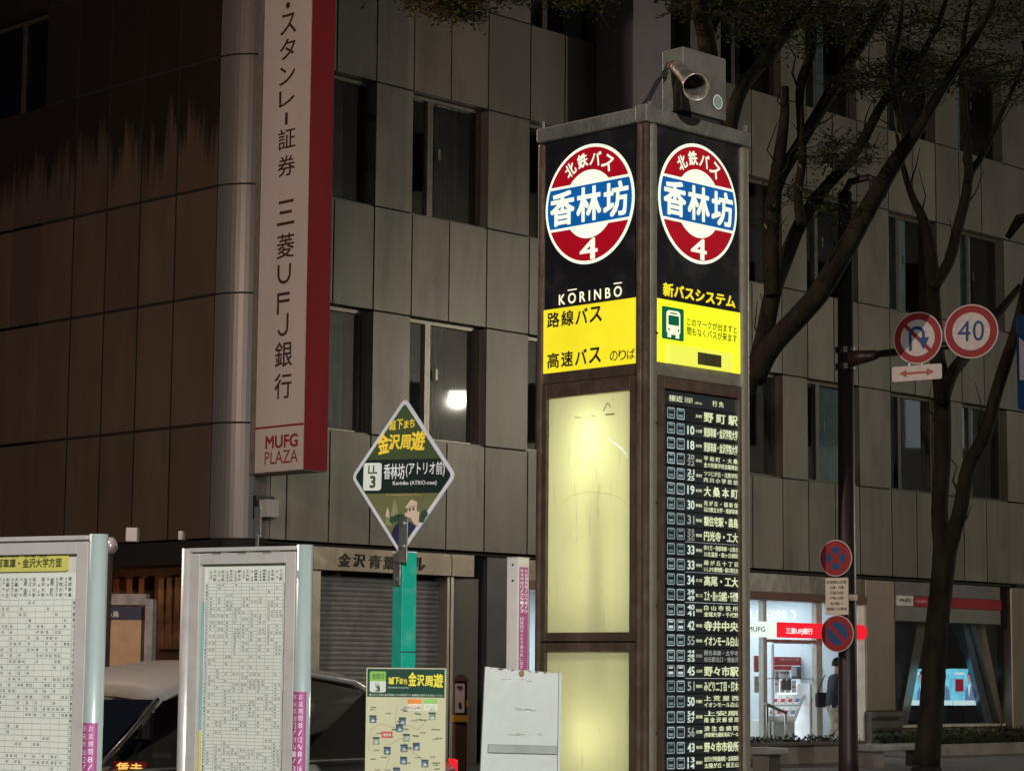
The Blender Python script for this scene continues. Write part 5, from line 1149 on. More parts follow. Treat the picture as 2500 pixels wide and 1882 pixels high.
# ------------------------------------------------------------------ parking post
pk = at(1125, 1700, 22); pk.z = .0
pk = thing('parking_post', 'slim dark brown post with a pink tag marked 1 and yellow bands by the recess', 'post', pk, R(6))
FK = Face(pk, (0, 0, 0), (1, 0, 0), (0, -1, 0))
M_bp = mat('brown_post_paint', (.06, .03, .022), .5, .1, .2, 8)
b = MB(); b.box((-.055, .0, 0), (.06, .12, FK.uv(1125, 1662)[1])); b.build('post', M_bp, pk, .01)
b = MB(); z_ = FK.uv(1125, 1662)[1]; b.hexa([(-.075, -.02, z_), (.085, -.02, z_), (.085, .14, z_), (-.075, .14, z_), (-.02, .03, z_ + .06), (.03, .03, z_ + .06), (.03, .09, z_ + .06), (-.02, .09, z_ + .06)]); b.build('hat', M_bp, pk)
a, c = FK.uv(1111, 1700), FK.uv(1134, 1700); z1_, z0_ = FK.uv(1122, 1667)[1], FK.uv(1122, 1739)[1]
b = MB(); FK.plate(b, rrect(a[0], c[0], z0_, z1_, .012), .004, .012); tg = b.build('tag_plate', mat('pink_white_tag', (.62, .54, .56), .5), pk)
b = MB(); FK.ptext(b, '1', 1120, 1721, 1125, 1721, 15, .015, .05); b.build('lettering', M_bk, tg)
b = MB(); u, v = FK.uv(1122, 1678, .015); FK.disc(b, u - .012, v + .004, .016, .015, 12); FK.disc(b, u + .012, v + .004, .016, .015, 12); FK.flat(b, [(u - .027, v), (u, v - .03), (u + .027, v)], .015); b.build('heart', mat('slate_heart', (.10, .10, .16), .5), tg)
b = MB(); z_ = FK.uv(1125, 1753)[1]; b.box((-.068, -.012, z_ - .03), (.072, .13, z_ + .03)); b.build('yellow_band', mat('yellow_band', (.45, .26, .02), .5), pk)
b = MB(); z_ = FK.uv(1140, 1716)[1]; b.box((.05, -.006, z_ - .03), (.072, .1, z_ + .03)); b.build('yellow_clip', mat('yellow_band', (.45, .26, .02), .5), pk)
# ------------------------------------------------------------------ taxi
h_ = Vector((-.58, -.815, 0)).normalized()
tail = Vector((-.997, 17.88, 0))
tx = thing('taxi', 'taxi facing left behind the timetable boards, red fare light in its windscreen', 'taxi', tail, math.atan2(h_.y, h_.x))
M_car = mat('pale_car_paint', (.46, .45, .43), .22, .4, .05, 3); M_cg = glass('car_glass', (.25, .27, .28), .05, .02); M_int = mat('car_interior', (.012, .011, .012), .7)
# local: x 0 tail .. 4.6 nose, +y far side? heading x; left side of car is +y
Wd = .84
def ringx(x, zb, zt, hw, ht, n=6):
    pts = []
    for k in range(n + 1):
        s = k / n; a = s * math.pi / 2; pts.append((x, hw - (hw - ht) * (1 - math.cos(a)), zb + (zt - zb) * math.sin(a)))
    return pts + [(p[0], -p[1], p[2]) for p in reversed(pts)]
st = [(0.0, .55, .90, .76), (.05, .35, .96, .82), (.5, .28, 1.0, .85), (1.2, .25, 1.0, .86), (2.4, .25, .98, .86), (3.3, .25, .96, .86), (4.1, .28, .88, .84), (4.5, .35, .78, .78), (4.62, .45, .66, .70)]
b = MB(); n = None
for x, z0, z1, hw in st:
    prof = [(x, hw * .96, z0), (x, hw, (z0 + z1) / 2), (x, hw * .97, z1 - .10), (x, hw * .86, z1), (x, -hw * .86, z1), (x, -hw * .97, z1 - .10), (x, -hw, (z0 + z1) / 2), (x, -hw * .96, z0)]
    b.v += prof
for k in range(len(st) - 1):
    for j in range(8): b.f.append((k * 8 + j, k * 8 + (j + 1) % 8, k * 8 + 8 + (j + 1) % 8, k * 8 + 8 + j)); b.mi.append(0)
b.f.append(tuple(range(8))); b.mi.append(0); b.f.append(tuple(reversed(range((len(st) - 1) * 8, len(st) * 8)))); b.mi.append(0)
b.build('body', M_car, tx, smooth=True)
# roof shell: loft along x with crowned sections
rf = [(.62, 1.25, .60), (.78, 1.50, .61), (1.05, 1.60, .64), (1.6, 1.655, .66), (2.2, 1.655, .66), (2.65, 1.60, .64), (2.92, 1.50, .62), (3.02, 1.42, .60)]
b = MB(); m_ = 11
for x, z, hw in rf:
    for k in range(m_):
        s = -1 + 2 * k / (m_ - 1); b.v.append((x, s * hw, z - .07 * abs(s) ** 3))
    for k in range(m_):
        s = 1 - 2 * k / (m_ - 1); b.v.append((x, s * (hw - .01), z - .07 * abs(s) ** 3 - .035))
q = 2 * m_
for k in range(len(rf) - 1):
    for j in range(q): b.f.append((k * q + j, k * q + (j + 1) % q, (k + 1) * q + (j + 1) % q, (k + 1) * q + j)); b.mi.append(0)
b.f.append(tuple(range(q))); b.mi.append(0); b.f.append(tuple(reversed(range((len(rf) - 1) * q, len(rf) * q)))); b.mi.append(0)
b.build('roof', M_car, tx, smooth=True)
# pillars
for s in (-1, 1):
    for nm, p0, p1, r0 in (('front_pillar', (3.72, s * .76, .96), (2.99, s * .585, 1.40), .016), ('centre_pillar', (1.95, s * .80, .98), (1.95, s * .65, 1.56), .025), ('rear_pillar', (.45, s * .77, .99), (.80, s * .60, 1.42), .05)):
        b = MB(); b.tube([p0, ((p0[0] + p1[0]) / 2, (p0[1] + p1[1]) / 2 + s * .02, (p0[2] + p1[2]) / 2), p1], r0, 8); b.build(nm, M_car if 'rear' in nm else mat('black_pillar', (.03, .03, .03), .35), tx, smooth=True)
    b = MB(); b.poly([(3.6, s * .765, .97), (2.0, s * .80, .98), (2.0, s * .65, 1.57), (2.93, s * .60, 1.42)]); b.poly([(1.9, s * .80, .98), (.62, s * .785, .99), (.92, s * .62, 1.45), (1.9, s * .65, 1.57)]); b.build('side_window', M_cg, tx)
b = MB(); b.poly([(3.74, .72, .955), (3.74, -.72, .955), (3.02, -.58, 1.40), (3.02, .58, 1.40)]); b.build('windscreen', M_cg, tx)
b = MB(); b.poly([(.40, .70, .99), (.40, -.70, .99), (.76, -.56, 1.36), (.76, .56, 1.36)]); b.build('rear_window', M_cg, tx)
b = MB(); b.box((1.0, -.72, .5), (3.5, .72, .80)); b.build('cabin_floor', M_int, tx)
for y in (-.36, .36):
    for x in (1.25, 2.25):
        b = MB(); b.box((x, y - .22, .6), (x + .16, y + .22, 1.12)); b.box((x + .03, y - .11, 1.12), (x + .12, y + .11, 1.30)); b.build('seat', M_int, tx, .04)
b = MB(); b.box((3.1, -.70, .8), (3.17, .70, .95)); b.box((3.17, -.70, .8), (3.55, .70, .90)); b.build('dashboard', M_int, tx, .03)
b = MB(); b.box((2.98, -.14, 1.25), (3.02, .14, 1.35)); b.build('mirror', M_int, tx, .01)
b = MB(); b.box((3.18, .44, .905), (3.22, .74, 1.02)); led = b.build('fare_display', M_bk, tx)
FE = Face(tx, (3.225, .59, .965), (0, 1, 0), (1, 0, 0)); FE.mw = tx.matrix_world
b = MB(); FE.box(b, -.14, .14, -.05, .05, .0, .004); b.build('display_glow', emit('led_red', (.55, .01, .01), .6), led)
b = MB(); FE.text(b, '賃走', -.115, .115, -.04, .042, .008, .02); b.build('lettering', emit('led_orange', (1, .55, .10), 5), led)
b = MB(); b.tube([(2.45, -.36, .7), (2.45, -.36, 1.0), (2.42, -.36, 1.12)], [.2, .19, .08], 12); b.build('driver_seat_back', M_int, tx)
for x, s in ((.9, 1), (.9, -1), (3.7, 1), (3.7, -1)):
    b = MB(); b.tube([(x, s * .68, .32), (x, s * .86, .32)], .32, 24); wh = b.build('wheel', mat('tyre', (.02, .02, .02), .8), tx); b = MB(); b.tube([(x, s * .85, .32), (x, s * .868, .32)], .2, 16); b.build('rim', M_steel, wh)
for s in (1, -1):
    b = MB(); b.box((-.03, s * .68 - .07, .84), (.05, s * .68 + .07, .955)); b.build('tail_lamp', emit('tail_lamp_red', (.9, .006, .02), 1.1), tx, .02)
    b = MB(); b.box((4.50, s * .6 - .14, .58), (4.60, s * .6 + .14, .70)); b.build('headlamp', mat('headlamp_glass', (.6, .6, .6), .1), tx, .02)
for _s in (-1, 1):
    for _x in (1.25, 2.35):
        b = MB(); b.box((_x - .09, _s * .862 - .012, .80), (_x + .09, _s * .862 + .012, .825)); b.build('door_handle', M_steel, tx, .005)
    b = MB(); b.box((3.95, _s * .76 - .07, .90), (4.05, _s * .76 + .07, .975)); b.build('wing_mirror', M_car, tx, .03)
    b = MB(); b.tube([(.62, _s * .80, .985), (2.0, _s * .812, .985), (3.6, _s * .78, .965)], .010, 6); b.build('window_seal', M_steel, tx)
    b = MB(); b.tube([(3.72, _s * .30 - .2, .962), (3.60, _s * .30 + .25, 1.045)], .008, 5); b.build('wiper', M_int, tx)
b = MB(); b.box((1.75, -.2, 1.655), (1.95, .2, 1.67)); b.build('roof_plate', M_car, tx, .005)

# ------------------------------------------------------------------ street pole with traffic signs
pb = at(2070, 1700, 27.5); pb.z = .14
pole = thing('street_pole', 'dark brown steel street pole carrying the traffic signs in front of the bank', 'pole', pb)
iv = pole.matrix_world.inverted()
topz = at(2062, 470, 27.5)
b = MB(); b.tube([(0, 0, 0), (0, 0, .5), (topz.x - pb.x, 0, topz.z - pb.z)], [.13, .115, .085], 20); b.build('shaft', M_pole, pole, smooth=True)
b = MB(); b.tube([(0, 0, 0), (0, 0, .06)], .2, 16); b.build('flange', M_pole, pole)
a0 = iv @ at(2058, 480, 27.5); a1 = iv @ at(2075, 445, 27.4); a2 = iv @ at(2120, 433, 27.3); a3 = iv @ at(2136, 436, 27.2)
b = MB(); b.tube([a0, a1, a2, a3], [.05, .045, .04, .025], 8); b.build('top_arm', M_pole, pole, smooth=True)
b = MB(); q = iv @ at(2127, 438, 27.2); b.tube([q, q + Vector((0, 0, -.26))], .03, 8); b.build('hanger', M_pole, pole)
z0 = (iv @ at(2078, 860, 27.5)).z; z1 = (iv @ at(2078, 905, 27.5)).z
for z in ((iv @ at(2078, 856, 27.5)).z, (iv @ at(2078, 896, 27.5)).z):
    b = MB(); b.tube([(.0, -.01, z - .035), (0, -.01, z + .035)], .118, 16); b.build('clamp', M_pole, pole)
cA = at(2178, 856, 27.0); cA2 = at(2345, 840, 26.6)
b = MB(); s0_ = iv @ at(2078, 876, 27.4); b.tube([s0_, iv @ at(2140, 866, 27.2)], [.10, .055], 12); b.tube([iv @ at(2138, 866, 27.2), iv @ cA2], .045, 10); b.build('side_arm', M_pole, pole, smooth=True)
M_sr = mat('sign_red', (.27, .012, .018), .65, 0, .06, 9); M_swh = mat('sign_white', (.58, .54, .54), .65, 0, .1, 20, dirt=(.40, .38, .36), dirt_amt=.4, dirt_scale=25); M_sb = mat('sign_blue', (.008, .06, .20), .65)
def rsign(label, x, y, Y, r, yaw, kind):
    t = thing('traffic_sign', label, 'traffic sign', at(x, y, Y), R(yaw), group='traffic signs on the street pole', ry=R(1.5) if kind == '40' else 0)
    f = Face(t, (0, 0, 0), (1, 0, 0), (0, -1, 0))
    b = MB(); f.plate(b, [(r * math.cos(k * math.pi / 24), r * math.sin(k * math.pi / 24)) for k in range(48)], -.012, 0); b.build('disc', M_swh, t)
    b = MB(); b.tube([f.P(0, -r * .7, -.03), f.P(0, r * .7, -.03)], .018, 6); b.build('rear_bracket', M_steel, t)
    if kind in ('40', 'uturn'):
        b = MB(); f.ring(b, 0, 0, r * .70, r * .955, .003, 56); b.build('red_ring', M_sr, t)
    if kind == '40':
        b = MB(); f.text(b, '4', -r * .50, -r * .02, -r * .36, r * .40, .004, .0); f.text(b, '0', r * .06, r * .48, -r * .36, r * .40, .004, .0); b.build('numerals', M_sb, t)
    if kind == 'uturn':
        b = MB(); a = R(-45); w_ = r * .075; c, s = math.cos(a), math.sin(a); L_ = r * .72
        f.flat(b, [(-L_ * c - w_ * s * -1, -L_ * s - w_ * c), (L_ * c + w_ * s, L_ * s - w_ * c), (L_ * c - w_ * s, L_ * s + w_ * c), (-L_ * c - w_ * s, -L_ * s + w_ * c)], .004)
        b.build('red_bar', M_sr, t)
        b = MB(); f.flat(b, [(-r * .36, -r * .48), (-r * .24, -r * .48), (-r * .24, r * .12), (-r * .36, r * .12)], .006); f.ring(b, -.03 * r, r * .12, r * .21, r * .33, .006, 24, 0, math.pi)
        f.flat(b, [(r * .18, r * .12), (r * .30, r * .12), (r * .30, -.02 * r), (r * .18, -.02 * r)], .006); f.flat(b, [(-.0 * r, .0), (r * .24, -r * .46), (r * .48, .0)], .006); b.build('arrow', M_sb, t)
    if kind in ('nostop', 'nopark'):
        b = MB(); f.ring(b, 0, 0, r * .62, r * .955, .003, 56); b.build('red_ring', M_sr, t); b = MB(); f.disc(b, 0, 0, r * .62, .003, 48); b.build('blue_field', M_sb, t)
        b = MB()
        for a in ((R(-45), R(45)) if kind == 'nostop' else (R(-45),)):
            w_ = r * .11; c, s = math.cos(a), math.sin(a); L_ = r * .64
            f.flat(b, [(-L_ * c + w_ * s, -L_ * s - w_ * c), (L_ * c + w_ * s, L_ * s - w_ * c), (L_ * c - w_ * s, L_ * s + w_ * c), (-L_ * c - w_ * s, -L_ * s + w_ * c)], .005 if a < 0 else .0056)
        b.build('red_bar', M_sr, t)
    return t, f
rsign('round no-U-turn sign with blue arrow and red slash on the arm of the street pole', 2240.5, 825, 26.8, .305, -34, 'uturn')
rsign('round white 40 speed limit sign with red ring, rightmost on the arm', 2371, 809, 26.4, .312, -25, '40')
rsign('round blue no-stopping sign with crossed red bars, upper small sign on the pole', 2040, 1362, 27.25, .212, -36, 'nostop')
rsign('round blue no-parking sign with a single red bar, lowest on the pole', 2044, 1546, 27.25, .214, -36, 'nopark')
t = thing('arrow_plate', 'small white plate with a red double arrow hung under the no-U-turn sign', 'traffic sign', at(2238, 910, 26.8), R(-36))
f = Face(t, (0, 0, 0), (1, 0, 0), (0, -1, 0)); hw, hh = .315, .088
b = MB(); f.plate(b, rrect(-hw, hw, -hh, hh, .02), -.01, 0); b.build('plate', M_swh, t)
b = MB(); f.flat(b, [(-.14, -.014), (.14, -.014), (.14, .014), (-.14, .014)], .003)
for s in (-1, 1): f.flat(b, [(s * .13, -.045), (s * .225, 0), (s * .13, .045)], .003)
b.build('arrow', mat('faded_red_print', (.32, .05, .02), .5), t)
b = MB(); b.tube([(-.10, .0, hh), (-.10, .0, hh + .05)], .012, 6); b.tube([(.05, .02, hh), (.05, .02, hh + .08)], .012, 6); b.build('hanger', M_steel, t)
t = thing('time_plate', 'white plate of parking hours between the two small round signs', 'traffic sign', at(2043, 1455, 27.25), R(-34))
f = Face(t, (0, 0, 0), (1, 0, 0), (0, -1, 0)); hw, hh = .147, .214
b = MB(); f.plate(b, rrect(-hw, hw, -hh, hh, .01), -.01, 0); b.build('plate', mat('ivory_plate', (.60, .56, .46), .5, 0, .08, 9), t)
b = MB()
for k, s_ in enumerate(('駐車禁止区間', '土曜・日曜', '7:30-9:00', '17時-19時', 'を除く', '路線バス専用')): v = hh - .05 - k * .062; hx = hw * (.85 if k in (0, 5) else .6); f.text(b, s_, -hx, hx, v - .018, v + .018, .003, .03)
b.build('lettering', mat('faded_ink', (.12, .10, .08), .6), t)
b = MB(); b.box((.10, .01, -.05), (.26, .03, .02)); b.build('bracket', M_steel, t)

# ------------------------------------------------------------------ trees
M_bark = mat('dark_bark', (.019, .015, .011), .9, 0, .5, 7, .9, 22, stretch=(1, 1, .3), spec=.15, dirt=(.030, .036, .014), dirt_amt=.7)
M_leaf = mat('zelkova_leaf', (.040, .048, .014), .6, 0, .45, 5, spec=.2); M_leaf2 = mat('yellowing_leaf', (.085, .070, .018), .6, 0, .3, 5)
def limb(b, pts, Y, dY=0, iv=None):
    P, Rr = [], []
    n = len(pts)
    for k in range(n - 1):
        for s in range(4):
            tt = s / 4; p0 = pts[max(k - 1, 0)]; p1 = pts[k]; p2 = pts[k + 1]; p3 = pts[min(k + 2, n - 1)]
            v = [.5 * ((2 * p1[i]) + (-p0[i] + p2[i]) * tt + (2 * p0[i] - 5 * p1[i] + 4 * p2[i] - p3[i]) * tt ** 2 + (-p0[i] + 3 * p1[i] - 3 * p2[i] + p3[i]) * tt ** 3) for i in range(3)]
            YY = Y + dY * (k + tt) / (n - 1); P.append(iv @ at(v[0], v[1], YY)); Rr.append(max(v[2], 3) / 2 / FPX * YY)
    YY = Y + dY; P.append(iv @ at(pts[-1][0], pts[-1][1], YY)); Rr.append(pts[-1][2] / 2 / FPX * YY)
    b.tube(P, Rr, 9); return P, Rr
def tree(label, base_px, Y, trunk, limbs, clusters, seed):
    rr = random.Random(seed)
    p = at(base_px[0], base_px[1], Y); p.z = .14
    t = thing('street_tree', label, 'tree', p, group='street trees'); iv = t.matrix_world.inverted()
    b = MB(); limb(b, trunk, Y, 0, iv)
    tp = iv @ at(trunk[0][0], trunk[0][1], Y); r0 = trunk[0][2] / 2 / FPX * Y
    b.tube([Vector((0, 0, 0)), Vector((0, 0, .25)), tp + Vector((0, 0, .0))], [r0 * 1.5, r0 * 1.12, r0], 9); b.build('trunk', M_bark, t, smooth=True)
    for pts, dY in limbs:
        b = MB(); P, Rr = limb(b, pts, Y, dY, iv)
        for k in range(3, len(P) - 1, 6):       # twigs
            d = ((P[min(k + 2, len(P) - 1)] - P[k - 1]).normalized() + Vector((rr.uniform(-1, 1), rr.uniform(-1, 1), rr.uniform(-.2, .6))) * .6).normalized(); L_ = rr.uniform(.3, .8); e = Vector((rr.uniform(-.1, .1), rr.uniform(-.1, .1), .06))
            b.tube([P[k], P[k] + d * L_ * .3 + e * .5, P[k] + d * L_ * .65 - e * .6, P[k] + d * L_ + e], [min(Rr[k] * .3, .022), .014, .009, .004], 5)
        for k in range(2, len(P) - 2, 4):       # knots and scars
            q = P[k] + Vector((rr.uniform(-1, 1), rr.uniform(-1, 1), rr.uniform(-.3, .3))).normalized() * Rr[k] * .75
            b.tube([q - (P[k + 1] - P[k]).normalized() * Rr[k] * .7, q, q + (P[k + 1] - P[k]).normalized() * Rr[k] * .8], [Rr[k] * .12, Rr[k] * .5, Rr[k] * .15], 7)
        b.build('limb', M_bark, t, smooth=True)
    b = MB()
    for x, y, rx, ry, n, dY in clusters:
        for q in range(max(1, n // 9)):      # sprays of leaves on a thin twig
            a = rr.uniform(0, 2 * math.pi); s = math.sqrt(rr.random()); c = iv @ at(x + rx * s * math.cos(a), y + ry * s * math.sin(a), Y + dY + rr.uniform(-1.2, 1.2))
            dr = Vector((rr.uniform(-1, 1), rr.uniform(-1, 1), rr.uniform(-.25, .25))).normalized(); sd = dr.cross(Vector((0, 0, 1))).normalized()
            b.cur = 0; b.tube([c - dr * .3, c + dr * .3], .004, 3, False)
            for j in range(14):
                pp = c + dr * rr.uniform(-.3, .34) + sd * rr.uniform(-.12, .12) + Vector((0, 0, rr.uniform(-.05, .05)))
                e = (dr * rr.uniform(-.4, 1) + sd * rr.uniform(-1, 1) + Vector((0, 0, rr.uniform(-.5, .2)))).normalized(); wv = e.cross(Vector((rr.uniform(-.4, .4), rr.uniform(-.4, .4), 1))).normalized(); L_ = rr.uniform(.05, .085)
                b.cur = 1 if rr.random() < .8 else 2
                b.poly([pp, pp + e * L_ * .5 + wv * L_ * .24, pp + e * L_, pp + e * L_ * .5 - wv * L_ * .24])
    b.cur = 0
    if clusters: tag(b.build('crown', [M_bark, M_leaf, M_leaf2], t), kind='stuff')
    return t
tree('street tree forking low just right of the lit tower, its thick limbs crossing the facade', (1735, 1700), 26.5,
     [(1745, 1500, 74), (1755, 1250, 68), (1775, 1080, 64), (1812, 960, 62), (1838, 905, 60)],
     [([(1840, 925, 58), (1862, 840, 48), (1885, 720, 44), (1915, 638, 40), (1958, 538, 34), (2019, 454, 30), (2065, 404, 28), (2111, 335, 26), (2157, 250, 22), (2227, 173, 18), (2290, 60, 14), (2320, -40, 10)], 1.5),
      ([(1843, 915, 60), (1880, 848, 56), (1942, 781, 54), (1996, 720, 54), (2040, 650, 52), (2080, 580, 50), (2131, 488, 46), (2185, 396, 40), (2246, 308, 30), (2304, 211, 24), (2400, 60, 18), (2440, -40, 12)], -1.5),
      ([(1885, 720, 40), (1883, 600, 40), (1890, 480, 38), (1908, 350, 30), (1916, 280, 24), (1918, 215, 18)], .5),
      ([(1886, 500, 38), (1900, 440, 36), (1957, 346, 32), (2015, 250, 32), (2073, 154, 30), (2120, 80, 28), (2160, 0, 24), (2200, -60, 18)], 2.0),
      ([(1955, 545, 26), (1948, 470, 24), (1958, 395, 22), (1954, 300, 20), (1955, 205, 24), (1985, 110, 20), (1975, 0, 14)], 1.0),
      ([(2188, 400, 20), (2208, 338, 16), (2188, 261, 14), (2177, 173, 14), (2196, 77, 12), (2205, -30, 9)], -.5)],
     [(2060, 370, 75, 40, 500, -1), (1960, 470, 60, 22, 150, 0), (2200, 190, 140, 50, 900, 0), (1950, 60, 200, 60, 1300, 0), (2150, 40, 160, 60, 900, 1), (2020, 520, 50, 20, 70, 0), (2100, 200, 60, 25, 140, -1), (1880, 540, 30, 20, 40, 0)], 3)
tree('street tree with a straight mossy trunk in front of the show window', (2262, 1870), 30.5,
     [(2262, 1870, 66), (2275, 1720, 60), (2285, 1560, 58), (2300, 1420, 56), (2308, 1335, 60)],
     [([(2304, 1350, 48), (2294, 1250, 42), (2302, 1100, 42), (2299, 950, 42), (2286, 850, 38), (2279, 720, 34), (2272, 620, 34), (2254, 538, 26), (2227, 480, 18), (2204, 404, 14), (2190, 330, 9)], 1.0),
      ([(2312, 1350, 46), (2330, 1290, 40), (2345, 1240, 38), (2364, 1139, 36), (2405, 1060, 34), (2430, 966, 32), (2457, 880, 32), (2482, 800, 28), (2505, 700, 24), (2540, 560, 18)], -1),
      ([(2300, 980, 36), (2325, 910, 32), (2352, 875, 30), (2390, 820, 26), (2440, 760, 22), (2490, 700, 16)], 1.5),
      ([(2280, 700, 30), (2316, 640, 28), (2338, 558, 28), (2358, 480, 26), (2368, 423, 24), (2400, 377, 16), (2458, 250, 12), (2500, 160, 8)], .5),
      ([(2365, 440, 22), (2362, 340, 22), (2352, 250, 20), (2350, 120, 14), (2370, 0, 10)], 1)],
     [(2390, 170, 140, 50, 800, 0), (2440, 40, 80, 60, 500, 0), (2300, 110, 90, 50, 300, 1), (2480, 220, 40, 40, 160, 0)], 5)
tree('street tree leaning in behind the cabinet on top of the tower', (1760, 1700), 24.0,
     [(1740, 1500, 60), (1745, 1100, 56), (1750, 700, 52), (1760, 450, 46)],
     [([(1760, 460, 44), (1785, 300, 38), (1812, 215, 36), (1860, 154, 34), (1935, 60, 28), (1990, -20, 20)], 1),
      ([(1758, 460, 44), (1745, 300, 44), (1728, 120, 48), (1712, 40, 44), (1700, -40, 36)], -1),
      ([(1725, 90, 30), (1750, 40, 24), (1775, -30, 18)], -.5)],
     [(1720, 10, 70, 30, 500, 0), (1860, 20, 120, 40, 900, 0), (1420, 5, 60, 20, 160, 0)], 8)
tree('tree whose leaves hang into the top of the picture above the panelled wall', (1080, -600), 23.0,
     [(1075, -100, 30), (1080, -260, 34), (1085, -500, 40)],
     [([(1080, -150, 20), (1050, -60, 14), (1060, 0, 8)], 0), ([(1080, -120, 20), (1130, -50, 12), (1120, 10, 6)], 0), ([(1080, -200, 20), (1250, -60, 14), (1400, -20, 8)], 0)],
     [(1085, 5, 80, 28, 800, 0), (1130, 30, 35, 22, 260, 0), (1250, -10, 80, 12, 200, 0), (1395, 0, 50, 18, 160, 0)], 11) if 0 else None
# overhanging branch of a tree that stands outside the frame
bt = Vector((-5.9, 22.6, .14))
t = thing('street_tree', 'tree outside the left of the picture with one leafy branch hanging in at the top', 'tree', bt, group='street trees'); iv = t.matrix_world.inverted()
tipA = iv @ at(1085, -30, 23.0)
b = MB(); b.tube([(0, 0, 0), (.1, 0, 3), (.2, .1, 6.0), (.1, .1, 9.4)], [.22, .18, .14, .12], 12); b.build('trunk', M_bark, t, smooth=True)
b = MB(); b.tube([(.1, .1, 9.2), (1.0, .2, 9.9), tipA + Vector((-2.5, 0, 1.3)), tipA + Vector((0, 0, .3)), tipA + Vector((1.6, .3, .35))], [.13, .10, .06, .03, .01], 8); b.tube([(.1, .1, 9.2), (-.3, -1.5, 10.5), (-.5, -3, 12)], [.12, .07, .02], 8); b.build('limb', M_bark, t, smooth=True)
rr = random.Random(21); b = MB()
for x, y, rx, ry, n in ((1085, 5, 75, 26, 1100), (1130, 32, 32, 20, 350), (1260, -12, 70, 14, 260), (1400, 0, 50, 20, 300), (1000, -40, 120, 30, 600)):
    for q in range(n // 14):
        a = rr.uniform(0, 2 * math.pi); s = math.sqrt(rr.random()); c = iv @ at(x + rx * s * math.cos(a), y + ry * s * math.sin(a), 23 + rr.uniform(-.8, .8)); dr = Vector((rr.uniform(-1, 1), rr.uniform(-1, 1), rr.uniform(-.3, .2))).normalized(); sd = dr.cross(Vector((0, 0, 1))).normalized()
        b.cur = 0; b.tube([c - dr * .25, c + dr * .25], .004, 3, False)
        for j in range(14):
            pp = c + dr * rr.uniform(-.28, .3) + sd * rr.uniform(-.1, .1) + Vector((0, 0, rr.uniform(-.05, .05))); e = Vector((rr.uniform(-1, 1), rr.uniform(-1, 1), rr.uniform(-.6, .3))).normalized(); wv = e.cross(Vector((.2, .1, 1))).normalized(); L_ = rr.uniform(.05, .08)
            b.cur = 1 if rr.random() < .8 else 2; b.poly([pp, pp + e * L_ * .5 + wv * L_ * .24, pp + e * L_, pp + e * L_ * .5 - wv * L_ * .24])
b.cur = 0; tag(b.build('crown', [M_bark, M_leaf, M_leaf2], t), kind='stuff')
# limb of the next tree at the right edge
bt = at(2620, 1700, 29.0); bt.z = .14
t = thing('street_tree', 'tree at the right edge of the picture with only a curved limb in view', 'tree', bt, group='street trees'); iv = t.matrix_world.inverted()
b = MB(); b.tube([(0, 0, 0), (0, 0, 3), iv @ at(2600, 700, 29)], [.2, .17, .15], 12); b.build('trunk', M_bark, t, smooth=True)
b = MB(); b.tube([iv @ at(2600, 700, 29), iv @ at(2530, 520, 29), iv @ at(2490, 535, 29), iv @ at(2460, 580, 29)], [.12, .09, .07, .04], 8); b.tube([iv @ at(2600, 700, 29), iv @ at(2560, 300, 29), iv @ at(2500, 100, 29)], [.12, .09, .04], 8); b.build('limb', M_bark, t, smooth=True)

# ------------------------------------------------------------------ blue road sign cut by the right edge
t = thing('direction_sign', 'blue road sign cut off by the right edge of the picture', 'traffic sign', at(2487, 1000, 27), R(25)); f = Face(t, (0, 0, 0), (1, 0, 0), (0, -1, 0))
b = MB(); f.plate(b, rrect(0, 1.5, 0, 1.12, .05), -.02, 0); b.build('plate', mat('road_sign_blue', (.005, .04, .14), .35), t); b = MB(); f.ring(b, .75, .56, .0, .02, .003, 8); f.flat(b, [(.02, .35), (.10, .35), (.10, .8), (.02, .85)], .003); b.build('arrow', M_swh, t)
b = MB(); b.tube([(1.6, .1, -t.location.z), (1.6, .1, 1.4)], .07, 10); b.tube([(1.6, .06, .6), (.2, .06, .6)], .03, 8); b.build('post', M_pole, t)

# ------------------------------------------------------------------ low planter, slabs and hedge
M_conc = mat('planter_concrete', (.20, .18, .16), .8, 0, .2, 4, .3, 30)
pn = thing('planter', 'long low concrete planter with straggly plants in front of the bank steps', 'planter', bld.matrix_world @ F.P(fu(1950, 1700, 3.2), .14, 3.2), R(90) - yR)
FQ = Face(pn, (0, 0, 0), (1, 0, 0), (0, -1, 0))
b = MB()
q0, q1 = FQ.uv(1835, 1860)[0], FQ.uv(2110, 1860)[0]
FQ.box(b, q0, q1, 0, .30, -.5, 0); b.build('trough', M_conc, pn, .02)
b = MB(); FQ.box(b, q0 - .02, q1 + .02, .301, .36, -.54, .04); b.build('rim', mat('dark_planter_rim', (.07, .06, .055), .6), pn, .01)
def scrub(par, f, u0, u1, z, n, h, seed, d0=-.45, d1=-.05, ms=None):
    rr = random.Random(seed); b = MB()
    for k in range(n):
        u = rr.uniform(u0, u1); d = rr.uniform(d0, d1); hh_ = h * rr.uniform(.3, 1) ; p = f.P(u, z + rr.uniform(0, hh_), d)
        e = Vector((rr.uniform(-1, 1), rr.uniform(-1, 1), rr.uniform(-.4, .9))).normalized(); wv = e.cross(Vector((.3, .2, 1))).normalized(); L_ = rr.uniform(.04, .09); b.cur = 0 if rr.random() < .8 else 1
        b.poly([p, p + e * L_ * .5 + wv * L_ * .3, p + e * L_, p + e * L_ * .5 - wv * L_ * .3])
    b.cur = 0; return tag(b.build('foliage', ms or [M_leaf, M_leaf2], par), kind='stuff')
scrub(pn, FQ, q0, q1, .34, 700, .13, 4)
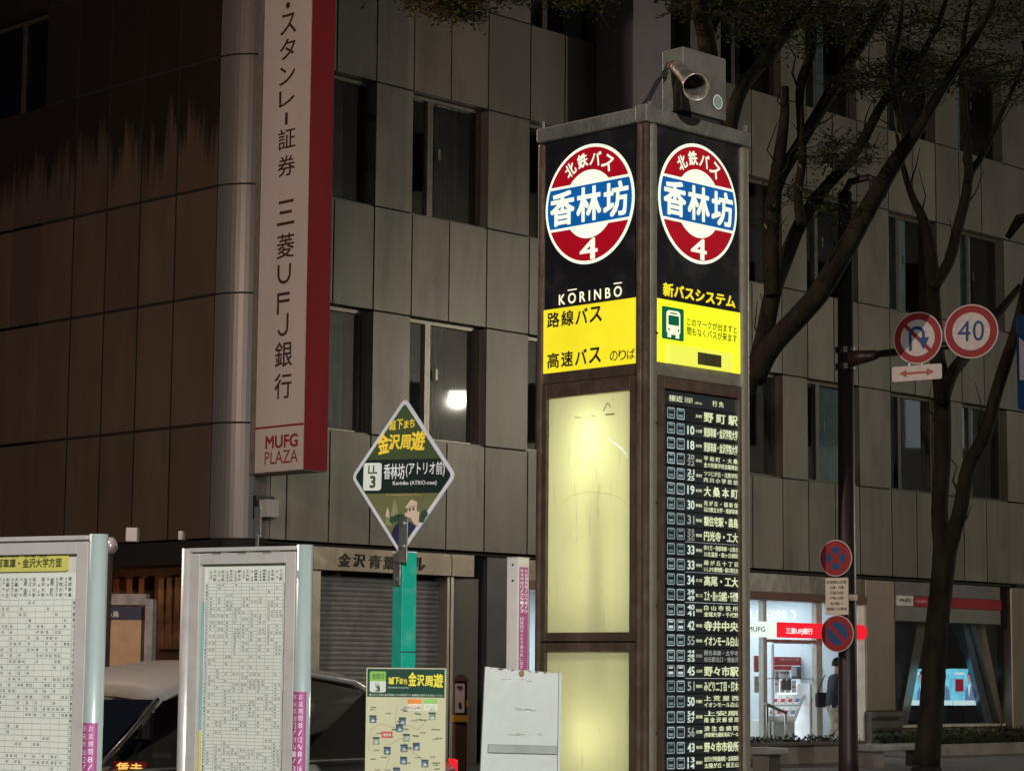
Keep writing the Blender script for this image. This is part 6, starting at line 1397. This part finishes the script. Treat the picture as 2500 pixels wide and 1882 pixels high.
hg = thing('hedge', 'low clipped dark hedge in a concrete bed below the show window', 'hedge', bld.matrix_world @ F.P(fu(2340, 1700, 2.4), .14, 2.4), R(90) - yR)
FH = Face(hg, (0, 0, 0), (1, 0, 0), (0, -1, 0)); q0, q1 = FH.uv(2225, 1850)[0], FH.uv(2225, 1850)[0] + 7.5
b = MB(); FH.box(b, q0, q1, 0, .22, -.9, 0); b.build('bed_edge', M_conc, hg, .02); b = MB(); FH.box(b, q0 + .1, q1 - .1, .22, .40, -.8, -.1); b.build('hedge_core', mat('hedge_core', (.015, .02, .008), .9, 0, .5, 20, 1.0, 25), hg, .05)
scrub(hg, FH, q0, q1, .24, 6500, .26, 9, -.9, .04)
for k, (x0, x1, dd_) in enumerate(((1850, 1900, 4.6), (2105, 2265, 4.6))):
    t = thing('stone_bench', ['low pale stone bench at the foot of the tower', 'low pale stone bench between the pole and the mossy tree'][k], 'bench', bld.matrix_world @ F.P(fu(x0, 1700, dd_), .14, dd_), R(90) - yR); wd_ = fu(x1, 1700, dd_) - fu(x0, 1700, dd_)
    b = MB(); b.box((0, -.2, .26), (wd_, .25, .36)); b.build('seat', mat('pale_bench_stone', (.30, .30, .30), .5, 0, .15, 6), t, .02)
    for q in (.1, wd_ - .4): b = MB(); b.box((q, -.12, 0), (q + .3, .18, .259)); b.build('leg', M_conc, t, .01)

# ------------------------------------------------------------------ person walking into the bank
pf = at(2032, 1700, 41.0); pf.z = .14
pe = thing('person', 'person in a dark jacket and pale patterned trousers walking behind the street pole', 'person', pf, R(-75))
def skinbody():
    J = {}; V = []; E = []; Rd = []
    def j(n, p, r, par=None):
        J[n] = len(V); V.append(p); Rd.append(r)
        if par is not None: E.append((J[par], J[n]))
    # local: +y forward, x right, z up ; mid-stride, head leaning forward
    j('pel', (0, 0, .93), (.155, .125)); j('spi', (0, .03, 1.10), (.150, .115), 'pel'); j('che', (0, .06, 1.30), (.17, .13), 'spi'); j('nec', (0, .09, 1.45), (.06, .06), 'che'); j('hd0', (0, .12, 1.53), (.065, .075), 'nec'); j('hd1', (0, .14, 1.62), (.082, .098), 'hd0'); j('hd2', (0, .14, 1.70), (.05, .06), 'hd1')
    for s, a in ((-1, .16), (1, -.10)):
        S = 'L' if s < 0 else 'R'
        j('sh' + S, (s * .17, .06, 1.39), (.062, .062), 'che'); j('el' + S, (s * .24, .02 + a, 1.13), (.047, .047), 'sh' + S); j('wr' + S, (s * .23, .20 + a, .96), (.030, .030), 'el' + S); j('pa' + S, (s * .225, .25 + a, .91), (.030, .020), 'wr' + S)
        for q in range(4): 
            x = s * .225 + (q - 1.5) * .020; j('f%d' % q + S, (x, .29 + a, .87 - .004 * abs(q - 1)), (.009, .009), 'pa' + S); j('g%d' % q + S, (x, .305 + a, .84), (.008, .008), 'f%d' % q + S)
        j('th' + S, (s * .225 - s * .04, .27 + a, .90), (.010, .010), 'pa' + S)
    j('hiL', (-.09, 0, .88), (.10, .11), 'pel'); j('knL', (-.10, .17, .50), (.068, .070), 'hiL'); j('anL', (-.10, .10, .11), (.048, .050), 'knL'); j('toL', (-.10, .25, .045), (.040, .035), 'anL')
    j('hiR', (.09, 0, .88), (.10, .11), 'pel'); j('knR', (.10, -.02, .48), (.068, .070), 'hiR'); j('anR', (.10, -.32, .20), (.048, .050), 'knR'); j('toR', (.10, -.26, .06), (.040, .035), 'anR')
    me = bpy.data.meshes.new('body'); me.from_pydata(V, E, []); o = bpy.data.objects.new('body', me); COL.objects.link(o)
    sk = o.modifiers.new('skin', 'SKIN'); sk.use_smooth_shade = True
    for i, r in enumerate(Rd): me.skin_vertices[0].data[i].radius = r; me.skin_vertices[0].data[i].use_root = (i == 0)
    sb_ = o.modifiers.new('s', 'SUBSURF'); sb_.levels = 2; sb_.render_levels = 2
    bpy.context.view_layer.update(); dg = bpy.context.evaluated_depsgraph_get(); m2 = bpy.data.meshes.new_from_object(o.evaluated_get(dg)); bpy.data.objects.remove(o)
    m2.name = 'body'; m2.materials.clear()
    for m_ in (mat('person_skin', (.45, .28, .20), .6), mat('dark_jacket', (.022, .024, .035), .8, 0, .4, 12, .4, 30), mat('patterned_trousers', (.42, .41, .38), .8, 0, .75, 7, .3, 30), mat('navy_shoe', (.012, .012, .05), .6)): m2.materials.append(m_)
    for p in m2.polygons:
        z = p.center.z; y = p.center.y; x = abs(p.center.x)
        hand = x > .175 and z < .965 and y > .15 or (x > .17 and z < .96 and z > .8 and y > .05)
        p.material_index = 0 if z > 1.47 or hand else 1 if z > .90 else 3 if (z < .12 and p.center.x < 0) or (p.center.x > 0 and z < .15) else 2
        p.use_smooth = True
    return m2
me = skinbody(); bo = bpy.data.objects.new('body', me); COL.objects.link(bo); bo.parent = pe
b = MB(); n = 12
for k in range(7):
    t_ = math.pi * .62 * k / 6
    for j in range(n): b.v.append((.098 * math.sin(t_) * math.cos(j * 2 * math.pi / n), .125 - .012 + .118 * math.sin(t_) * math.sin(j * 2 * math.pi / n), 1.64 + .115 * math.cos(t_)))
for k in range(6):
    for j in range(n): b.f.append((k * n + j, k * n + (j + 1) % n, k * n + n + (j + 1) % n, k * n + n + j)); b.mi.append(0)
b.build('hair', mat('black_hair', (.012, .010, .009), .6, 0, .4, 30, .4, 60), pe, smooth=True)
b = MB(); b.tube([(0, .228, 1.61), (0, .246, 1.595), (0, .232, 1.58)], [.008, .014, .010], 6); b.build('nose', MATS['person_skin'], pe, smooth=True)
b = MB()
for s in (-1, 1): b.tube([(s * .033, .226, 1.635), (s * .033, .232, 1.635)], .009, 8)
b.tube([(-.022, .224, 1.555), (.022, .224, 1.555)], .006, 6); b.build('eyes_and_mouth', M_bk, pe)
bg_ = thing('shoulder_bag', 'dark shoulder bag carried at the side of the walking person', 'bag', pe.matrix_world @ Vector((-.26, -.05, 1.02)), R(-75))
b = MB(); b.box((-.05, -.16, -.14), (.05, .16, .12)); b.build('bag_body', mat('dark_bag', (.02, .018, .03), .6, 0, .3, 20), bg_, .04)
b = MB(); b.tube([(.0, -.12, .12), (.10, -.02, .42), (.06, .12, .36), (.0, .12, .12)], .012, 6); b.build('strap', MATS['dark_bag'], bg_)

# ------------------------------------------------------------------ neighbour on the right and a backdrop block across the side street
M_nb = mat('pale_neighbour_wall', (.24, .22, .24), .6, 0, .1, 1.5)
nb_ = thing('neighbour_building', 'pale lilac neighbouring building just showing at the right edge', 'building', bld.matrix_world @ F.P(cu[-1] + 3.6, 0, 0), R(90) - yR)
FN = Face(nb_, (0, 0, 0), (1, 0, 0), (0, -1, 0))
for k in range(3):
    for z in range(6): panel(FN, k * 1.6, (k + 1) * 1.6, .15 + z * 3.3, .15 + (z + 1) * 3.3, -.4, .1, None, 'wall_panel', .02, nb_).data = CUBE
b = MB(); FN.box(b, 0, 4.8, .14, 20, -6, -.41); b.build('wall', M_nb, nb_)

# ------------------------------------------------------------------ building across the side street (seen as reflections in the panes)
ob = thing('opposite_building', 'pale tiled office building across the side street, seen mirrored in the window panes', 'building', (27.2, 20, 0), R(-90))
FO = Face(ob, (0, 0, 0), (1, 0, 0), (0, -1, 0))
b = MB(); b.box((-62, .3, .0), (8, 14, 24)); b.build('wall', mat('pale_tile_wall', (.62, .60, .56), .6, 0, .12, 3), ob)
M_ow = mat('dark_office_glass', (.02, .025, .03), .1); M_ol2 = emit('lit_office_window', (.75, .85, .9), .8)
for i in range(22):
    for j in range(5):
        u = -60 + i * 3.1; z = 4.4 + j * 3.6
        b = MB(); FO.box(b, u, u + 1.9, z, z + 1.7, -.29, -.26); b.build('window', M_ol2 if (i * 7 + j * 3) % 11 == 0 else M_ow, ob)
